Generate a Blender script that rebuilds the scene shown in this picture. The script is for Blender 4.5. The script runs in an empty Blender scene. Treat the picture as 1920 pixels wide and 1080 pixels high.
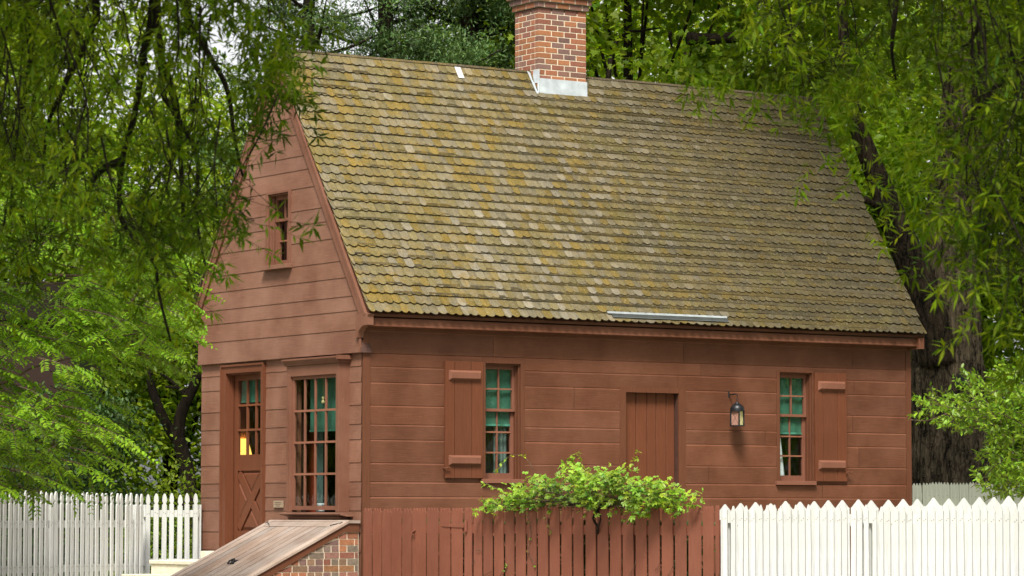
import bpy, math, random
import numpy as np
from mathutils import Vector, Matrix
random.seed(7); rng = np.random.default_rng(11)
R_ = math.radians
scene = bpy.context.scene
col = scene.collection

# ------------------------------------------------------------------ camera
F_PX, CX, CY, HOR, EYE = 6040.0, 960.0, 540.0, 960.0, 1.6
PITCH = math.atan((HOR-CY)/F_PX)
AZ = R_(56.2)
Rv = np.array([math.sin(AZ), -math.cos(AZ), 0.0]); Fh = np.array([math.cos(AZ), math.sin(AZ), 0.0])
Zv = np.array([0, 0, 1.0])
Fv = Fh*math.cos(PITCH)+Zv*math.sin(PITCH); Uv = Zv*math.cos(PITCH)-Fh*math.sin(PITCH)
CAM = np.array([-20.134, -33.333, EYE])
def ray(px, py): return Fv+Rv*(px-CX)/F_PX-Uv*(py-CY)/F_PX
def at(px, py, D):                 # a point of the place D metres in front of the viewpoint
    r = ray(px, py); return CAM+r/(r@Fh)*D
def on_x(px, py, x=0.0):
    r = ray(px, py); return CAM+r*(x-CAM[0])/r[0]
def on_y(px, py, y=0.0):
    r = ray(px, py); return CAM+r*(y-CAM[1])/r[1]
def project(P):
    d = P-CAM; w = d@Fv
    return CX+F_PX*(d@Rv)/w, CY-F_PX*(d@Uv)/w, w
cd = bpy.data.cameras.new('camera'); cam = bpy.data.objects.new('camera', cd); col.objects.link(cam)
cd.sensor_width = 36; cd.lens = F_PX/1920*36; cd.clip_end = 3000; cd.clip_start = 0.1
cam.matrix_world = Matrix(((Rv[0], Uv[0], -Fv[0], CAM[0]), (Rv[1], Uv[1], -Fv[1], CAM[1]), (Rv[2], Uv[2], -Fv[2], CAM[2]), (0, 0, 0, 1)))
cd.dof.use_dof = True; cd.dof.focus_distance = 40.0; cd.dof.aperture_fstop = 8.0
scene.camera = cam

# ------------------------------------------------------------------ light
SUN = np.array([-0.40, -0.46, 0.80]); SUN = SUN/np.linalg.norm(SUN)      # direction towards the sun
world = bpy.data.worlds.new('World'); scene.world = world; world.use_nodes = True
wn = world.node_tree.nodes; wl = world.node_tree.links; wn.clear()
sky = wn.new('ShaderNodeTexSky'); sky.sky_type = 'NISHITA'; sky.sun_disc = False
sky.sun_elevation = math.asin(SUN[2]); sky.sun_rotation = math.atan2(SUN[0], SUN[1])
sky.air_density = 1.0; sky.dust_density = 3.0; sky.ozone_density = 1.0
hs = wn.new('ShaderNodeHueSaturation'); hs.inputs['Saturation'].default_value = 0.06
bg = wn.new('ShaderNodeBackground'); bg.inputs['Strength'].default_value = 0.084
wo = wn.new('ShaderNodeOutputWorld')
wl.new(sky.outputs[0], hs.inputs['Color']); wl.new(hs.outputs[0], bg.inputs[0]); wl.new(bg.outputs[0], wo.inputs[0])
sd = bpy.data.lights.new('sun', 'SUN'); sd.energy = 3.0; sd.angle = R_(16); sd.color = (1, 0.95, 0.87)
so = bpy.data.objects.new('sun', sd); col.objects.link(so)
so.rotation_euler = Vector(SUN).to_track_quat('Z', 'Y').to_euler()
scene.view_settings.view_transform = 'Standard'; scene.view_settings.look = 'None'
scene.view_settings.gamma = 1; scene.view_settings.use_curve_mapping = False
scene.view_settings.exposure = 1.40

# ------------------------------------------------------------------ materials
def newmat(name):
    m = bpy.data.materials.new(name); m.use_nodes = True
    nt = m.node_tree; nt.nodes.clear()
    return m, nt.nodes, nt.links
def mathn(n, l, op, a, b=None, c=None, clamp=False):
    q = n.new('ShaderNodeMath'); q.operation = op; q.use_clamp = clamp
    for i, v in enumerate((a, b, c)):
        if v is None: continue
        if isinstance(v, (int, float)): q.inputs[i].default_value = v
        else: l.new(v, q.inputs[i])
    return q.outputs[0]
def mixc(n, l, blend, fac, a, b):
    q = n.new('ShaderNodeMix'); q.data_type = 'RGBA'; q.blend_type = blend
    for s, v in ((q.inputs[0], fac), (q.inputs[6], a), (q.inputs[7], b)):
        if isinstance(v, (int, float)): s.default_value = v
        elif isinstance(v, tuple): s.default_value = (*v[:3], 1)
        else: l.new(v, s)
    return q.outputs[2]
def noise(n, l, scale, detail=4, rough=0.6, vec=None, vscale=None, vtype='Object'):
    if vec is None:
        tc = n.new('ShaderNodeTexCoord'); vec = tc.outputs[vtype]
    if vscale is not None:
        mp = n.new('ShaderNodeMapping'); mp.inputs['Scale'].default_value = vscale; l.new(vec, mp.inputs['Vector']); vec = mp.outputs[0]
    q = n.new('ShaderNodeTexNoise'); q.inputs['Scale'].default_value = scale; q.inputs['Detail'].default_value = detail
    q.inputs['Roughness'].default_value = rough; l.new(vec, q.inputs['Vector'])
    return q.outputs[0]
def ramp(n, l, fac, stops):
    q = n.new('ShaderNodeValToRGB'); e = q.color_ramp.elements
    while len(e) < len(stops): e.new(0.5)
    for el, (p, c) in zip(e, stops): el.position = p; el.color = (*c, 1) if len(c) == 3 else c
    l.new(fac, q.inputs[0]); return q.outputs[0]
def finish(n, l, color, rough=0.6, bump=None, bstr=0.3, bdist=0.01, metal=0.0, spec=0.5):
    p = n.new('ShaderNodeBsdfPrincipled'); o = n.new('ShaderNodeOutputMaterial')
    if isinstance(color, tuple): p.inputs['Base Color'].default_value = (*color, 1)
    else: l.new(color, p.inputs['Base Color'])
    if isinstance(rough, (int, float)): p.inputs['Roughness'].default_value = rough
    else: l.new(rough, p.inputs['Roughness'])
    p.inputs['Metallic'].default_value = metal; p.inputs['Specular IOR Level'].default_value = spec
    if bump is not None:
        b = n.new('ShaderNodeBump'); b.inputs['Strength'].default_value = bstr; b.inputs['Distance'].default_value = bdist
        l.new(bump, b.inputs['Height']); l.new(b.outputs[0], p.inputs['Normal'])
    l.new(p.outputs[0], o.inputs[0]); return p
def tintn(n):
    a = n.new('ShaderNodeAttribute'); a.attribute_name = 'tint'; return a.outputs['Color']

def paint(name, base, grain='h', worn=0.25, rough=0.55, wornc=None, bstr=0.35, randobj=0.0):
    m, n, l = newmat(name)
    vs = {'h': (1.3, 1.3, 28), 'v': (28, 28, 1.2), 's': (1.5, 22, 1.5)}[grain]
    g = noise(n, l, 3.0, 6, 0.65, vscale=vs)
    patch = noise(n, l, 1.4, 4, 0.6)
    fine = noise(n, l, 60, 3, 0.6)
    wc = wornc or tuple(min(1, c*1.4+0.012) for c in base)
    dk = tuple(c*0.72 for c in base)
    c = mixc(n, l, 'MIX', mathn(n, l, 'MULTIPLY_ADD', g, 2.6, -1.0, True), dk, base)
    f = mathn(n, l, 'MULTIPLY', mathn(n, l, 'MULTIPLY_ADD', patch, 3.0, -1.1, True), worn)
    c = mixc(n, l, 'MIX', f, c, wc)
    scuff = mathn(n, l, 'MULTIPLY', mathn(n, l, 'GREATER_THAN', mathn(n, l, 'MULTIPLY', g, fine), 0.40), worn*1.2)
    c = mixc(n, l, 'MIX', scuff, c, tuple(min(1, q*1.25) for q in wc))
    c = mixc(n, l, 'MULTIPLY', 1.0, c, tintn(n))
    if randobj:
        oi = n.new('ShaderNodeObjectInfo')
        v = mathn(n, l, 'MULTIPLY_ADD', oi.outputs['Random'], randobj, 1-randobj)
        cc = n.new('ShaderNodeCombineColor'); 
        for i in range(3): l.new(v, cc.inputs[i])
        c = mixc(n, l, 'MULTIPLY', 1.0, c, cc.outputs[0])
    finish(n, l, c, rough, mathn(n, l, 'ADD', g, mathn(n, l, 'MULTIPLY', fine, 0.25)), bstr, 0.006, spec=0.2)
    return m
RED = (0.112, 0.041, 0.020)
M = {}
M['side_h'] = paint('red_brown_paint_horizontal', RED, 'h', 0.5, wornc=(.185, .080, .048), bstr=0.5)
M['side_v'] = paint('red_brown_paint_vertical', RED, 'v', 0.10)
M['gable'] = paint('sky_lightened_red_brown_paint', (0.165, 0.074, 0.046), 'h', 0.6, wornc=(0.24, 0.130, 0.090))  # paler than the long wall: the sky's sheen is put into the colour
M['gable_v'] = paint('sky_lightened_red_brown_trim', (0.150, 0.062, 0.037), 'v', 0.5, wornc=(0.20, 0.10, 0.066))  # gable trim, lightened by the same painted sky sheen
M['door'] = paint('door_paint', (0.125, 0.042, 0.020), 'v', 0.12, rough=0.42, bstr=0.12)
M['sash'] = paint('sash_paint', (0.17, 0.070, 0.043), 'v', 0.3, rough=0.5, bstr=0.15)
M['fence_red'] = paint('fence_red_paint', (0.170, 0.058, 0.034), 'v', 0.35, rough=0.6)
M['white'] = paint('white_paint', (0.56, 0.57, 0.56), 'v', 0.6, rough=0.5, wornc=(0.42, 0.43, 0.36), bstr=0.25, randobj=0.12)
M['whiteold'] = paint('grimy_white_paint', (0.42, 0.43, 0.36), 'v', 0.5, rough=0.7, wornc=(0.28, 0.31, 0.22), bstr=0.3)
M['hatch'] = paint('bare_faded_boards', (0.215, 0.155, 0.122), 's', 0.7, rough=0.8, wornc=(0.32, 0.275, 0.24), bstr=0.6)

def m_shingle():
    m, n, l = newmat('cedar_shingle_lichen')
    base = tintn(n)
    tc = n.new('ShaderNodeTexCoord'); sx = n.new('ShaderNodeSeparateXYZ'); l.new(tc.outputs['Object'], sx.inputs[0])
    big = noise(n, l, 0.8, 5, 0.65); med = noise(n, l, 7, 6, 0.75); fine = noise(n, l, 36, 5, 0.8); grain = noise(n, l, 3, 5, .7, vscale=(30, 2.5, 2.5))
    left = mathn(n, l, 'MULTIPLY_ADD', sx.outputs[0], -.115, 0.95, True)
    lf = mathn(n, l, 'MULTIPLY', mathn(n, l, 'MULTIPLY_ADD', big, 3.6, -1.35, True), mathn(n, l, 'MULTIPLY_ADD', med, 5.5, -2.35, True))
    lf = mathn(n, l, 'MULTIPLY', lf, left)
    c = mixc(n, l, 'MIX', mathn(n, l, 'MULTIPLY', lf, 0.95), base, (0.185, 0.118, 0.016))
    ol = mathn(n, l, 'MULTIPLY_ADD', noise(n, l, 2.6, 5, .7), 5, -2.6, True)
    c = mixc(n, l, 'MIX', mathn(n, l, 'MULTIPLY', ol, 0.6), c, (0.085, 0.072, 0.018))
    c = mixc(n, l, 'MULTIPLY', 0.8, c, ramp(n, l, grain, [(0.3, (.62, .6, .58)), (0.6, (1.12, 1.12, 1.12))]))
    sp = mathn(n, l, 'MULTIPLY_ADD', fine, 9, -5.0, True)
    c = mixc(n, l, 'MIX', mathn(n, l, 'MULTIPLY', sp, 0.42), c, (0.34, 0.30, 0.20))
    dkp = mathn(n, l, 'MULTIPLY_ADD', fine, -9, 3.9, True)
    c = mixc(n, l, 'MIX', mathn(n, l, 'MULTIPLY', dkp, 0.75), c, (0.035, 0.032, 0.014))
    finish(n, l, c, 0.9, mathn(n, l, 'ADD', fine, grain), 0.7, 0.012, spec=0.15); return m
M['shingle'] = m_shingle()
def m_brick():
    m, n, l = newmat('fired_brick')
    nz = noise(n, l, 35, 4, 0.7)
    c = mixc(n, l, 'MULTIPLY', 0.6, tintn(n), ramp(n, l, nz, [(0.3, (0.5, 0.5, 0.5)), (0.65, (1.15, 1.15, 1.15))]))
    finish(n, l, c, 0.85, nz, 0.5, 0.006, spec=0.25); return m
M['brick'] = m_brick()
def m_simple(name, base, rough=0.6, sc=12, amp=0.3, metal=0.0, bstr=0.3, spec=0.5, bd=0.01):
    m, n, l = newmat(name)
    nz = noise(n, l, sc, 5, 0.65)
    c = mixc(n, l, 'MIX', mathn(n, l, 'MULTIPLY_ADD', nz, 3, -1, True), tuple(q*(1-amp) for q in base), tuple(min(1, q*(1+amp)) for q in base))
    c = mixc(n, l, 'MULTIPLY', 1.0, c, tintn(n))
    finish(n, l, c, rough, nz, bstr, bd, metal, spec); return m
M['mortar'] = m_simple('lime_mortar', (0.54, 0.46, 0.35), 0.95, 40, 0.2)
M['lead'] = m_simple('lead_flashing', (0.45, 0.49, 0.52), 0.5, 7, 0.2, 0.25)
M['iron'] = m_simple('black_iron', (0.012, 0.013, 0.015), 0.4, 20, 0.3, 0.4)
M['brass'] = m_simple('brass', (0.55, 0.40, 0.22), 0.3, 20, 0.2, 1.0)
M['stone'] = m_simple('pale_limestone', (0.55, 0.51, 0.40), 0.85, 14, 0.15)
M['dark'] = m_simple('dark_room_wood', (0.05, 0.018, 0.01), 0.7, 8, 0.3)
M['yellow'] = m_simple('yellow_plaster', (0.50, 0.32, 0.05), 0.8, 5, 0.08)
M['redroom'] = m_simple('red_room_paint', (0.36, 0.055, 0.018), 0.7, 5, 0.15)
M['shade'] = m_simple('green_shade_cloth', (0.019, 0.098, 0.064), 0.8, 6, 0.25)
M['teal'] = m_simple('teal_curtain', (0.045, 0.085, 0.08), 0.8, 6, 0.25)
M['china'] = m_simple('white_china', (0.6, 0.68, 0.72), 0.3, 30, 0.1)
M['plaque'] = m_simple('weathered_plaque', (0.24, 0.18, 0.12), 0.5, 60, 0.1)
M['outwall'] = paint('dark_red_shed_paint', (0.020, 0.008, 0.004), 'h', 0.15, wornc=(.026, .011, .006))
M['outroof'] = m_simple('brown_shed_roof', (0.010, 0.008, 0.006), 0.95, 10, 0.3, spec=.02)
def m_ground():
    m, n, l = newmat('lawn'); a = noise(n, l, 0.6, 5); b = noise(n, l, 25, 4)
    c = ramp(n, l, mathn(n, l, 'MULTIPLY_ADD', b, 0.6, mathn(n, l, 'MULTIPLY', a, 0.4)), [(0.3, (0.03, 0.05, 0.012)), (0.6, (0.07, 0.11, 0.025)), (0.8, (0.14, 0.13, 0.06))])
    finish(n, l, c, 0.9, b, 0.6, 0.03); return m
M['ground'] = m_ground()
M['path'] = m_simple('oyster_shell_path', (0.36, 0.31, 0.24), 0.95, 30, 0.25)
def m_glass():
    m, n, l = newmat('old_window_glass')
    tr = n.new('ShaderNodeBsdfTransparent'); tr.inputs[0].default_value = (0.9, 0.93, 0.9, 1)
    gl = n.new('ShaderNodeBsdfGlossy'); gl.inputs['Roughness'].default_value = 0.03
    ge = n.new('ShaderNodeNewGeometry'); vm = n.new('ShaderNodeVectorMath'); vm.operation = 'DOT_PRODUCT'; l.new(ge.outputs['Incoming'], vm.inputs[0]); l.new(ge.outputs['Normal'], vm.inputs[1])
    fr = mathn(n, l, 'MULTIPLY_ADD', mathn(n, l, 'POWER', mathn(n, l, 'SUBTRACT', 1.0, mathn(n, l, 'ABSOLUTE', vm.outputs['Value'])), 5.0), 0.9, 0.10)
    wv = noise(n, l, 2.5, 3); b = n.new('ShaderNodeBump'); b.inputs['Strength'].default_value = 0.25; b.inputs['Distance'].default_value = 0.02
    l.new(wv, b.inputs['Height']); l.new(b.outputs[0], gl.inputs['Normal'])
    mx = n.new('ShaderNodeMixShader'); o = n.new('ShaderNodeOutputMaterial')
    l.new(fr, mx.inputs[0]); l.new(tr.outputs[0], mx.inputs[1]); l.new(gl.outputs[0], mx.inputs[2]); l.new(mx.outputs[0], o.inputs[0])
    return m
M['glass'] = m_glass()
def m_lampglass(name, c, a):
    m, n, l = newmat(name)
    p = finish(n, l, c, 0.25); p.inputs['Alpha'].default_value = a; return m
M['horn'] = m_lampglass('amber_lantern_glass', (0.62, 0.56, 0.26), 0.85)
M['horn2'] = m_lampglass('pink_lantern_glass', (0.30, 0.16, 0.12), 0.85)
def m_emit(name, c, s):
    m, n, l = newmat(name); p = finish(n, l, c, 0.6)
    p.inputs['Emission Color'].default_value = (*c, 1); p.inputs['Emission Strength'].default_value = s; return m
M['lampshade'] = m_emit('lit_lamp_shade', (1.0, 0.62, 0.12), 0.75)
def m_bark(name, dark, light, sc=8, vs=(1, 1, 0.24), plates=False):
    m, n, l = newmat(name)
    g = noise(n, l, sc, 8, 0.7, vscale=vs); h = noise(n, l, sc*3.3, 5, 0.7, vscale=vs); pt = noise(n, l, 1.2, 4)
    v = mathn(n, l, 'ADD', mathn(n, l, 'MULTIPLY', g, 0.65), mathn(n, l, 'MULTIPLY', h, 0.35))
    if plates:
        tc = n.new('ShaderNodeTexCoord'); wob = noise(n, l, 2.2, 4, .6); mp = n.new('ShaderNodeMapping'); mp.inputs['Scale'].default_value = (13, 13, 1.3)
        va = n.new('ShaderNodeVectorMath'); va.operation = 'ADD'; cw = n.new('ShaderNodeCombineXYZ'); l.new(mathn(n, l, 'MULTIPLY', wob, .45), cw.inputs[0]); l.new(mathn(n, l, 'MULTIPLY', wob, .45), cw.inputs[1])
        l.new(tc.outputs['Object'], va.inputs[0]); l.new(cw.outputs[0], va.inputs[1]); l.new(va.outputs[0], mp.inputs[0])
        vo = n.new('ShaderNodeTexVoronoi'); vo.feature = 'DISTANCE_TO_EDGE'; vo.inputs['Scale'].default_value = 1.0; l.new(mp.outputs[0], vo.inputs['Vector'])
        e_ = mathn(n, l, 'MULTIPLY', vo.outputs['Distance'], 5.0, None, True)
        v = mathn(n, l, 'MULTIPLY', mathn(n, l, 'MULTIPLY_ADD', e_, .20, .84), v)
    c = ramp(n, l, v, [(0.38, dark), (0.52, tuple((a+b)/2 for a, b in zip(dark, light))), (0.66, light)])
    c = mixc(n, l, 'MULTIPLY', 0.5, c, ramp(n, l, pt, [(0.35, (0.45, 0.45, 0.42)), (0.6, (1.1, 1.05, 1.0))]))
    finish(n, l, c, 0.95, v, 1.0, 0.09, spec=0.15); return m
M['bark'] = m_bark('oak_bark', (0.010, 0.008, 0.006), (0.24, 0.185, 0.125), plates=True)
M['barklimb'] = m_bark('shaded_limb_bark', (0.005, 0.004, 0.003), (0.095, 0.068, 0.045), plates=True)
M['barkdark'] = m_bark('dark_bark', (0.008, 0.006, 0.004), (0.045, 0.032, 0.022), 14)
M['twig'] = m_bark('pale_twig', (0.05, 0.035, 0.02), (0.22, 0.16, 0.11), 30)
def m_leaf(name, base, trans=0.4, spec=0.22, rough=0.5, tcol=None):
    m, n, l = newmat(name)
    c = mixc(n, l, 'MULTIPLY', 1.0, tintn(n), base)
    p = n.new('ShaderNodeBsdfPrincipled'); p.inputs['Roughness'].default_value = rough; p.inputs['Specular IOR Level'].default_value = spec
    l.new(c, p.inputs['Base Color'])
    t = n.new('ShaderNodeBsdfTranslucent')
    tc = tcol or (min(1, base[0]*1.6), min(1, base[1]*1.7), base[2]*0.7)
    c2 = mixc(n, l, 'MULTIPLY', 1.0, tintn(n), tc); l.new(c2, t.inputs[0])
    mx = n.new('ShaderNodeMixShader'); mx.inputs[0].default_value = trans; o = n.new('ShaderNodeOutputMaterial')
    l.new(p.outputs[0], mx.inputs[1]); l.new(t.outputs[0], mx.inputs[2]); l.new(mx.outputs[0], o.inputs[0]); return m
M['l_willow'] = m_leaf('willow_oak_leaf', (0.100, 0.150, 0.005), 0.38, 0.10)
M['l_locust'] = m_leaf('compound_leaf', (0.120, 0.215, 0.010), 0.40)
M['l_cedar'] = m_leaf('cedar_needles', (0.065, 0.115, 0.032), 0.2, 0.3, 0.6)
M['l_maple'] = m_leaf('maple_leaf', (0.115, 0.180, 0.010), 0.42)
M['l_oak'] = m_leaf('oak_leaf', (0.100, 0.150, 0.008), 0.40)
M['l_wood'] = m_leaf('woodland_leaf', (0.140, 0.205, 0.010), 0.45)
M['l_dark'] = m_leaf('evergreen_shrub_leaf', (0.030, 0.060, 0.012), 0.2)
M['l_vine'] = m_leaf('vine_leaf', (0.120, 0.215, 0.018), 0.35, 0.4)
M['l_shrub'] = m_leaf('glossy_shrub_leaf', (0.15, 0.245, 0.018), 0.35, 0.35, 0.45)

# ------------------------------------------------------------------ object helpers
def tag(o, label=None, cat=None, group=None, kind=None):
    for k, v in (('label', label), ('category', cat), ('group', group), ('kind', kind)):
        if v: o[k] = v
    return o
def empty(name, loc, label, cat, group=None):
    o = bpy.data.objects.new(name, None); o.empty_display_size = 0.2; o.location = loc; col.objects.link(o)
    return tag(o, label, cat, group)
def origin_of(p):
    v = Vector((0, 0, 0))
    while p is not None: v += p.location; p = p.parent
    return v
BAD = []
class MB:
    def __init__(s): s.v = []; s.f = []; s.t = []
    def poly(s, pts, t=(1, 1, 1)):
        b = len(s.v); s.v += [tuple(p) for p in pts]; s.f.append(tuple(range(b, b+len(pts)))); s.t.append(t)
    def faces(s, pts, fs, t=(1, 1, 1)):
        b = len(s.v); s.v += [tuple(p) for p in pts]
        for f in fs: s.f.append(tuple(b+i for i in f)); s.t.append(t)
    def box(s, x0, x1, y0, y1, z0, z1, t=(1, 1, 1)):
        x0, x1 = sorted((x0, x1)); y0, y1 = sorted((y0, y1)); z0, z1 = sorted((z0, z1))
        s.faces([(x0, y0, z0), (x1, y0, z0), (x1, y1, z0), (x0, y1, z0), (x0, y0, z1), (x1, y0, z1), (x1, y1, z1), (x0, y1, z1)],
                [(0, 3, 2, 1), (4, 5, 6, 7), (0, 1, 5, 4), (1, 2, 6, 5), (2, 3, 7, 6), (3, 0, 4, 7)], t)
    def prism(s, prof, vec, t=(1, 1, 1)):          # closed profile swept along vec
        n = len(prof); a = [np.array(p, float) for p in prof]; b = [p+np.array(vec, float) for p in a]
        s.faces(a+b, [tuple(range(n))[::-1], tuple(range(n, 2*n))]+[(i, (i+1) % n, n+(i+1) % n, n+i) for i in range(n)], t)
    def tube(s, pts, rad, seg=8, t=(1, 1, 1), cap=True):
        pts = [np.array(p, float) for p in pts]; k = len(pts)
        if not hasattr(rad, '__len__'): rad = [rad]*k
        b = len(s.v); up = np.array([0.13, 0.31, 0.94])
        for i, p in enumerate(pts):
            d = pts[min(i+1, k-1)]-pts[max(i-1, 0)]; d /= (np.linalg.norm(d)+1e-9)
            a = np.cross(d, up)
            if np.linalg.norm(a) < 0.1: a = np.cross(d, [1, 0, 0])
            a /= np.linalg.norm(a); c = np.cross(d, a)
            for j in range(seg):
                th = 2*math.pi*j/seg; s.v.append(tuple(p+(a*math.cos(th)+c*math.sin(th))*rad[i]))
        for i in range(k-1):
            for j in range(seg):
                j2 = (j+1) % seg
                s.f.append((b+i*seg+j, b+i*seg+j2, b+(i+1)*seg+j2, b+(i+1)*seg+j)); s.t.append(t)
        if cap:
            s.f.append(tuple(b+j for j in range(seg))[::-1]); s.t.append(t)
            s.f.append(tuple(b+(k-1)*seg+j for j in range(seg))); s.t.append(t)
    def lathe(s, c, prof, seg=16, t=(1, 1, 1)):    # prof: (radius, z)
        b = len(s.v); c = np.array(c, float)
        for r, z in prof:
            for j in range(seg):
                th = 2*math.pi*j/seg; s.v.append((c[0]+r*math.cos(th), c[1]+r*math.sin(th), c[2]+z))
        for i in range(len(prof)-1):
            for j in range(seg):
                j2 = (j+1) % seg; s.f.append((b+i*seg+j, b+i*seg+j2, b+(i+1)*seg+j2, b+(i+1)*seg+j)); s.t.append(t)
    def build(s, name, mat, parent=None, smooth=False, bevel=0.0, label=None):
        me = bpy.data.meshes.new(name)
        o0 = origin_of(parent)
        me.from_pydata([(v[0]-o0[0], v[1]-o0[1], v[2]-o0[2]) for v in s.v], [], s.f); me.update()
        a = me.attributes.new('tint', 'FLOAT_COLOR', 'FACE')
        a.data.foreach_set('color', np.array([(*t, 1) for t in s.t], dtype=np.float32).ravel())
        me.materials.append(mat)
        if me.validate(): BAD.append(name)
        if smooth: me.polygons.foreach_set('use_smooth', [True]*len(me.polygons))
        o = bpy.data.objects.new(name, me); col.objects.link(o)
        if parent is not None: o.parent = parent
        if bevel:
            bm = o.modifiers.new('bevel', 'BEVEL'); bm.width = bevel; bm.segments = 2; bm.limit_method = 'ANGLE'
        if label: o['label'] = label
        return o
def rt(a=0.08):                                    # a board's own slight difference in tone
    v = 1+random.uniform(-a, a); w = random.uniform(-a, a)*0.3
    return (v*(1+w), v, v*(1-w))
# walls are worked in (u, d, z): u along the wall, d outwards
def FRONT(u, d, z): return (u, -d, z)
def GABLE(u, d, z): return (-d, u, z)
def ubox(mb, W, u0, u1, d0, d1, z0, z1, t=(1, 1, 1)):
    a = W(u0, d0, z0); b = W(u1, d1, z1); mb.box(a[0], b[0], a[1], b[1], a[2], b[2], t)

SID_Z = [0.0, 0.30, 0.55, 0.82, 1.109, 1.344, 1.615, 1.785, 1.965, 2.195, 2.475, 2.66, 2.89, 3.17, 3.36, 3.52]
def siding(mb, W, lo, hi, zs, holes, style, tintamp=0.07, joints=True, base=0.0):
    """boards as strips with a lap or a bead; holes = (u0, u1, z0, z1)"""
    for z0, z1 in zip(zs[:-1], zs[1:]):
        if style == 'lap': prof = [(z0, .010), (z0+.004, .012), (z1, .005)]
        else: prof = [(z0, .010), (z0+.003, .014), (z1-.020, .024), (z1-.004, .010), (z1, .005)]
        cuts = sorted({z0, z1} | {z for z, _ in prof} | {h for H in holes for h in H[2:] if z0 < h < z1})
        dz = lambda z: float(np.interp(z, [p[0] for p in prof], [p[1] for p in prof]))+base
        ju = []; u = lo(z0)+random.uniform(1.6, 3.4)
        while joints and u < hi(z0)-0.6: ju.append(u); u += random.uniform(2.4, 4.0)
        tints = [rt(tintamp) for _ in range(len(ju)+1)]
        for za, zb in zip(cuts[:-1], cuts[1:]):
            zm = (za+zb)/2
            ivs = [(-1e9, 1e9)]
            for H in holes:
                if H[2] < zm < H[3]:
                    nv = []
                    for a, b in ivs:
                        if H[0] > a: nv.append((a, min(b, H[0])))
                        if H[1] < b: nv.append((max(a, H[1]), b))
                    ivs = [q for q in nv if q[1]-q[0] > 1e-4]
            edges = [-1e9]+ju+[1e9]
            for a, b in ivs:
                for k in range(len(edges)-1):
                    c, d = max(a, edges[k]+.003), min(b, edges[k+1]-.003)
                    ca, cb = max(c, lo(za)), max(c, lo(zb)); da, db = min(d, hi(za)), min(d, hi(zb))
                    if da-ca < 1e-3 and db-cb < 1e-3: continue
                    da = max(da, ca+1e-4); db = max(db, cb+1e-4)
                    mb.poly([W(ca, dz(za), za), W(da, dz(za), za), W(db, dz(zb), zb), W(cb, dz(zb), zb)], tints[k])
                    if abs(za-z0) < 1e-6: mb.poly([W(ca, 0, za), W(da, 0, za), W(da, dz(za), za), W(ca, dz(za), za)], tints[k])
                    if abs(zb-z1) < 1e-6: mb.poly([W(cb, 0, zb-.001), W(db, 0, zb-.001), W(db, dz(zb), zb-.001), W(cb, dz(zb), zb-.001)], tints[k])
def backing(mb, W, u0, u1, z0, z1, holes, th=0.12):
    us = sorted({u0, u1} | {h for H in holes for h in H[:2]}); zs = sorted({z0, z1} | {h for H in holes for h in H[2:]})
    for ua, ub in zip(us[:-1], us[1:]):
        for za, zb in zip(zs[:-1], zs[1:]):
            um, zm = (ua+ub)/2, (za+zb)/2
            if any(H[0] < um < H[1] and H[2] < zm < H[3] for H in holes): continue
            ubox(mb, W, ua, ub, -th, 0, za, zb)

# ------------------------------------------------------------------ THE GROUND
g = MB(); g.poly([(-600, -600, 0), (600, -600, 0), (600, 600, 0), (-600, 600, 0)])
tag(g.build('ground', M['ground']), kind='structure')
g = MB(); g.poly([(-30, -12, .004), (30, -12, .004), (30, -1.2, .004), (-1.6, -1.2, .004), (-1.6, 6, .004), (-30, 6, .004)])
tag(g.build('path', M['path']), kind='structure')

# ------------------------------------------------------------------ THE HOUSE
L, WD = 8.68, 4.05
EZ, EY, RZ, RY = 3.985, -0.30, 7.43, 2.025
SL = (RZ-EZ)/(RY-EY)
house = empty('house', (0, 0, 0), 'red brown wooden cottage with steep mossy shingle roof and brick chimney', 'house')
# openings
wins = [(1.77, 2.295, 2.005, 3.44), (6.41, 6.96, 2.005, 3.44)]
bdoor = (3.916, 4.755, 1.15, 3.125)
gdoor = (2.43, 3.35, 1.19, 3.385)
bay = (0.28, 1.54, 1.60, 3.42)
gwin = (1.685, 2.20, 4.70, 5.61)
FH = [*wins, bdoor]; GH = [gdoor, bay]
mb = MB(); backing(mb, FRONT, 0, L, 0, 3.9, FH); mb.build('wall_frame', M['dark'], house)
mb = MB(); backing(mb, GABLE, 0.122, WD-.122, 0, 3.52, GH); mb.build('wall_frame', M['dark'], house)
mb = MB(); mb.box(L-.12, L-.001, .122, WD-.122, 0, 3.9); mb.box(0, L, WD-.12, WD-.001, 0, 3.9); mb.build('wall_frame', M['dark'], house)
# holes are widened by the casings so that the boards butt against them
def widen(H, l, r, b, t): return (H[0]-l, H[1]+r, H[2]-b, H[3]+t)
fholes = [widen(wins[0], .045, .06, .05, .07), widen(wins[1], .05, .02, .05, .03), widen(bdoor, .10, .11, 0, .07)]
mb = MB(); siding(mb, FRONT, lambda z: .105, lambda z: L-.09, SID_Z+[3.86], fholes, 'bead', 0.085)
fw = mb.build('wall', M['side_h'], house)
for a_, b_ in ((0.0, .103), (L-.088, L)): mb = MB(); ubox(mb, FRONT, a_, b_, 0, .026, 0, 3.83); mb.build('corner_board', M['side_v'], house)
gholes = [widen(gdoor, .09, .165, 0, .11), widen(bay, 0.0, 0.0, 0.0, .3)]
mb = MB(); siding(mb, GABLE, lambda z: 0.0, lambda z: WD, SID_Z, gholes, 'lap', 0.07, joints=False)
mb.build('wall', M['gable'], house, label='gable wall with lapped boards, sky sheen in its paler paint')
mb = MB()
mb.box(L-.001, L+.02, 0, WD, 0, 3.52); mb.box(0, L, WD-.001, WD+.02, 0, 3.86)
mb.build('wall', M['side_h'], house)
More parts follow.
